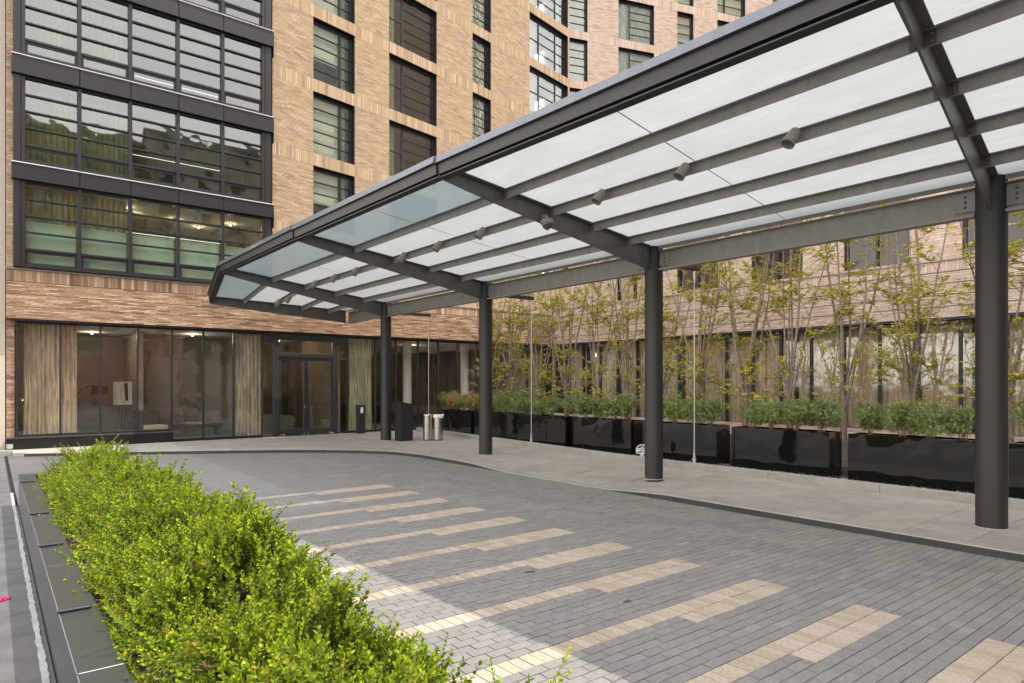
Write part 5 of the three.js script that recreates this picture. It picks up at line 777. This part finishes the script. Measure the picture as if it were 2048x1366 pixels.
// ------------------------------------------------------------------ small things
{
  const bin = (x, z, lab, bag) => { const b = thing('litter_bin', lab, 'bin', [x, 0.083, z]); const prof = [[0.0, 0.0], [0.135, 0.0], [0.14, 0.012], [0.138, 0.03], [0.138, 0.70], [0.142, 0.705], [0.142, 0.73], [0.138, 0.735]]; mesh('body', new THREE.LatheGeometry(prof.map(p => new THREE.Vector2(...p)), 40), M.chrome, b); mesh('foot_ring', new Geo().tube([[0, 0.0, 0], [0, 0.02, 0]], 0.143, 32).build(), M.black, b);
    if (!bag) { mesh('lid', new THREE.LatheGeometry([[0.142, 0.736], [0.14, 0.75], [0.10, 0.765], [0.075, 0.76], [0.07, 0.745], [0, 0.742]].map(p => new THREE.Vector2(...p)), 40), M.chrome, b); }
    else { const g = new Geo(), r = rngOf(3); for (let k = 0; k < 28; k++) { const f = k / 28 * 6.283, e = (k + 1) / 28 * 6.283, w = q => 0.147 + 0.008 * Math.sin(q * 5) + 0.005 * Math.sin(q * 11), d = q => 0.66 + 0.02 * Math.sin(q * 3 + 1); g.poly([[Math.cos(e) * w(e), d(e), Math.sin(e) * w(e)], [Math.cos(f) * w(f), d(f), Math.sin(f) * w(f)], [Math.cos(f) * 0.146, 0.745, Math.sin(f) * 0.146], [Math.cos(e) * 0.146, 0.745, Math.sin(e) * 0.146]]); g.poly([[Math.cos(e) * 0.146, 0.745, Math.sin(e) * 0.146], [Math.cos(f) * 0.146, 0.745, Math.sin(f) * 0.146], [Math.cos(f) * 0.12, 0.70, Math.sin(f) * 0.12], [Math.cos(e) * 0.12, 0.70, Math.sin(e) * 0.12]]); } mesh('bag_liner', g.build(), std(0.72, 0.72, 0.72, 0.5, { side: THREE.DoubleSide }), b); mesh('bag_knot', new THREE.IcosahedronGeometry(0.03, 1), std(0.72, 0.72, 0.72, 0.5), b, [0.15, 0.73, 0.03]); mesh('liner_ring', new Geo().tube([[0, 0.60, 0], [0, 0.62, 0]], 0.136, 32).build(), M.black, b); } };
  bin(9.93, -16.42, 'taller stainless litter bin with a dark ringed lid', false); bin(10.17, -16.24, 'stainless litter bin with a white bag liner folded over its rim', true);
  const pod = thing('valet_podium', 'black valet podium with sloped top right behind the fourth round column', 'podium', [9.33, 0.083, -16.75]); 
  { const g = new Geo(), w = 0.2, d = 0.17; const A = [[-w, 0.0], [w, 0.0], [w, 1.02], [-w, 1.10]]; g.poly(A.map(([x, y]) => [x, y, d])); g.poly(A.slice().reverse().map(([x, y]) => [x, y, -d])); for (let k = 0; k < 4; k++) { const a = A[k], b = A[(k + 1) % 4]; g.poly([[b[0], b[1], d], [a[0], a[1], d], [a[0], a[1], -d], [b[0], b[1], -d]]); } mesh('cabinet', g.build(), std(0.016, 0.0155, 0.016, 0.5, { map: T.steel }), pod); const top = mesh('desk_top', cboxG(-0.215, 0, -0.185, 0.215, 0.022, 0.185, 0.005), std(0.03, 0.028, 0.028, 0.4), pod, [0, 1.068, 0]); top.rotation.z = -0.197; }
  const ped = thing('key_pedestal', 'slim black call pedestal with white panel in front of the pale green curtain', 'pedestal', [9.55, 0.083, -20.05]);
  mesh('post', cboxG(-0.12, 0, -0.09, 0.12, 0.62, 0.09, 0.006), std(0.02, 0.019, 0.019, 0.5, { map: T.steel }), ped); mesh('head', cboxG(-0.13, 0.63, -0.10, 0.13, 0.94, 0.10, 0.012), std(0.014, 0.014, 0.014, 0.4), ped); mesh('trim', boxG(-0.131, 0.62, -0.101, 0.131, 0.63, 0.101), M.chrome, ped); const pn = mesh('panel', cboxG(-0.045, 0.67, 0.1005, 0.045, 0.86, 0.108, 0.003), M.white, ped); mesh('screen', boxG(-0.02, 0.815, 0.1085, 0.02, 0.84, 0.11), M.black, pn); mesh('button', boxG(-0.028, 0.69, 0.1085, 0.028, 0.705, 0.11), M.black, pn); mesh('button', boxG(-0.008, 0.75, 0.1085, 0.008, 0.766, 0.11), M.fixture, pn);
  const mat = thing('door_mat', 'thin pale mat lying on the slabs before the doors', 'mat', [6.75, 0.086, -20.0]); mesh('weave', cboxG(-0.35, 0, -0.14, 0.35, 0.008, 0.14, 0.003), std(0.72, 0.69, 0.66, 0.9, { map: T.linen }), mat);
  // small outlined yard sign
  const sg = thing('yard_sign', 'small dark roof shaped sign with white outline at the bed kerb', 'sign', [10.74, 0.12, -9.1], -Math.PI / 2 + 0.5);
  { const sh = [[-0.11, 0.13], [0.11, 0.13], [0.125, 0.16], [0.125, 0.25], [0.075, 0.30], [0.04, 0.325], [-0.04, 0.325], [-0.075, 0.30], [-0.125, 0.25], [-0.125, 0.16]]; const ext = (pts, d) => { const s = new THREE.Shape(pts.map(p => new THREE.Vector2(...p))); return new THREE.ExtrudeGeometry(s, { depth: d, bevelEnabled: false }); };
    mesh('plate', ext(sh, 0.008), std(0.03, 0.028, 0.03, 0.5), sg); const outer = new THREE.Shape(sh.map(p => new THREE.Vector2(p[0], p[1]))), inn = sh.map(p => new THREE.Vector2(p[0] * 0.88, 0.228 + (p[1] - 0.228) * 0.86)); outer.holes.push(new THREE.Path(inn)); mesh('outline', new THREE.ExtrudeGeometry(outer, { depth: 0.003, bevelEnabled: false }).translate(0, 0, 0.009), M.white, sg);
    mesh('emblem_ring', new THREE.TorusGeometry(0.028, 0.011, 8, 20).translate(-0.065, 0.205, 0.012), M.white, sg); for (const [x, w, y] of [[0.005, 0.045, 0.205], [0.06, 0.04, 0.205], [0.0, 0.10, 0.235], [0.0, 0.06, 0.27], [0.02, 0.1, 0.17]]) mesh('lettering_bar', boxG(x - w / 2 + 0.01, y - 0.008, 0.009, x + w / 2 + 0.01, y + 0.006, 0.012), M.white, sg);
    mesh('stake', boxG(-0.04, -0.02, -0.012, 0.04, 0.13, -0.002), std(0.45, 0.43, 0.4, 0.6), sg); }
  // sticker on the plinth
  const c = document.createElement('canvas'); c.width = c.height = 128; const x = c.getContext('2d'); x.fillStyle = '#d8d4d0'; x.fillRect(0, 0, 128, 128); x.strokeStyle = '#2a2626'; x.lineWidth = 12; x.strokeRect(14, 14, 100, 100); x.beginPath(); x.moveTo(24, 24); x.lineTo(104, 104); x.moveTo(104, 24); x.lineTo(24, 104); x.stroke();
  const ct = new THREE.CanvasTexture(c); ct.colorSpace = THREE.SRGBColorSpace; const st = thing('plinth_notice', 'small white square notice with a crossed box on the black plinth', 'notice', [0.355, 0.16, FZ + 0.024]); const pg = new THREE.PlaneGeometry(0.12, 0.12); mesh('print', pg, new THREE.MeshStandardMaterial({ map: ct, roughness: 0.6 }), st, [0, 0, 0.0035]); mesh('backing', boxG(-0.062, -0.062, -0.003, 0.062, 0.062, 0.002), M.white, st);
  // dropped pink wrapper
  const wr = thing('wrapper', 'crumpled bright pink wrapper dropped on the street pavement', 'litter', [0.04, 0.004, -6.62], 0.4); const wgm = new THREE.IcosahedronGeometry(0.05, 2), pos = wgm.attributes.position, r9 = rngOf(4); for (let k = 0; k < pos.count; k++) { const f = 0.75 + 0.5 * Math.abs(Math.sin(pos.getX(k) * 150 + pos.getZ(k) * 90)); pos.setXYZ(k, pos.getX(k) * f * 1.5, Math.abs(pos.getY(k)) * f * 0.3, pos.getZ(k) * f * 0.8); } wgm.computeVertexNormals(); mesh('foil', wgm, std(0.75, 0.03, 0.22, 0.4), wr);
  // oil spots soaked into the setts
  for (const [ox, oz, s, sd] of [[3.86, -4.6, 0.055, 1], [3.95, -3.5, 0.04, 2], [3.3, -4.95, 0.022, 4]]) { const g = new Geo(), r = rngOf(90 + sd), P = []; for (let k = 0; k < 48; k++) { const a = -k / 48 * 6.283, q = s * (0.8 + 0.25 * Math.sin(a * 2 + sd) + 0.04 * r()); P.push([Math.cos(a) * q, 0, Math.sin(a) * q * 0.75]); } g.poly([[0, 0, 0], ...P, P[0]]); const m = mesh('oil_spot', g.build(), std(0.075, 0.073, 0.075, 0.55, { map: T.granite }), null, [ox, 0.0042, oz]); m.userData.kind = 'stuff'; m.name = numbered('oil_spot'); m.userData.label = 'dark oil spot soaked into the grey setts'; m.userData.category = 'stain'; }
}
renderer.render(scene, camera);
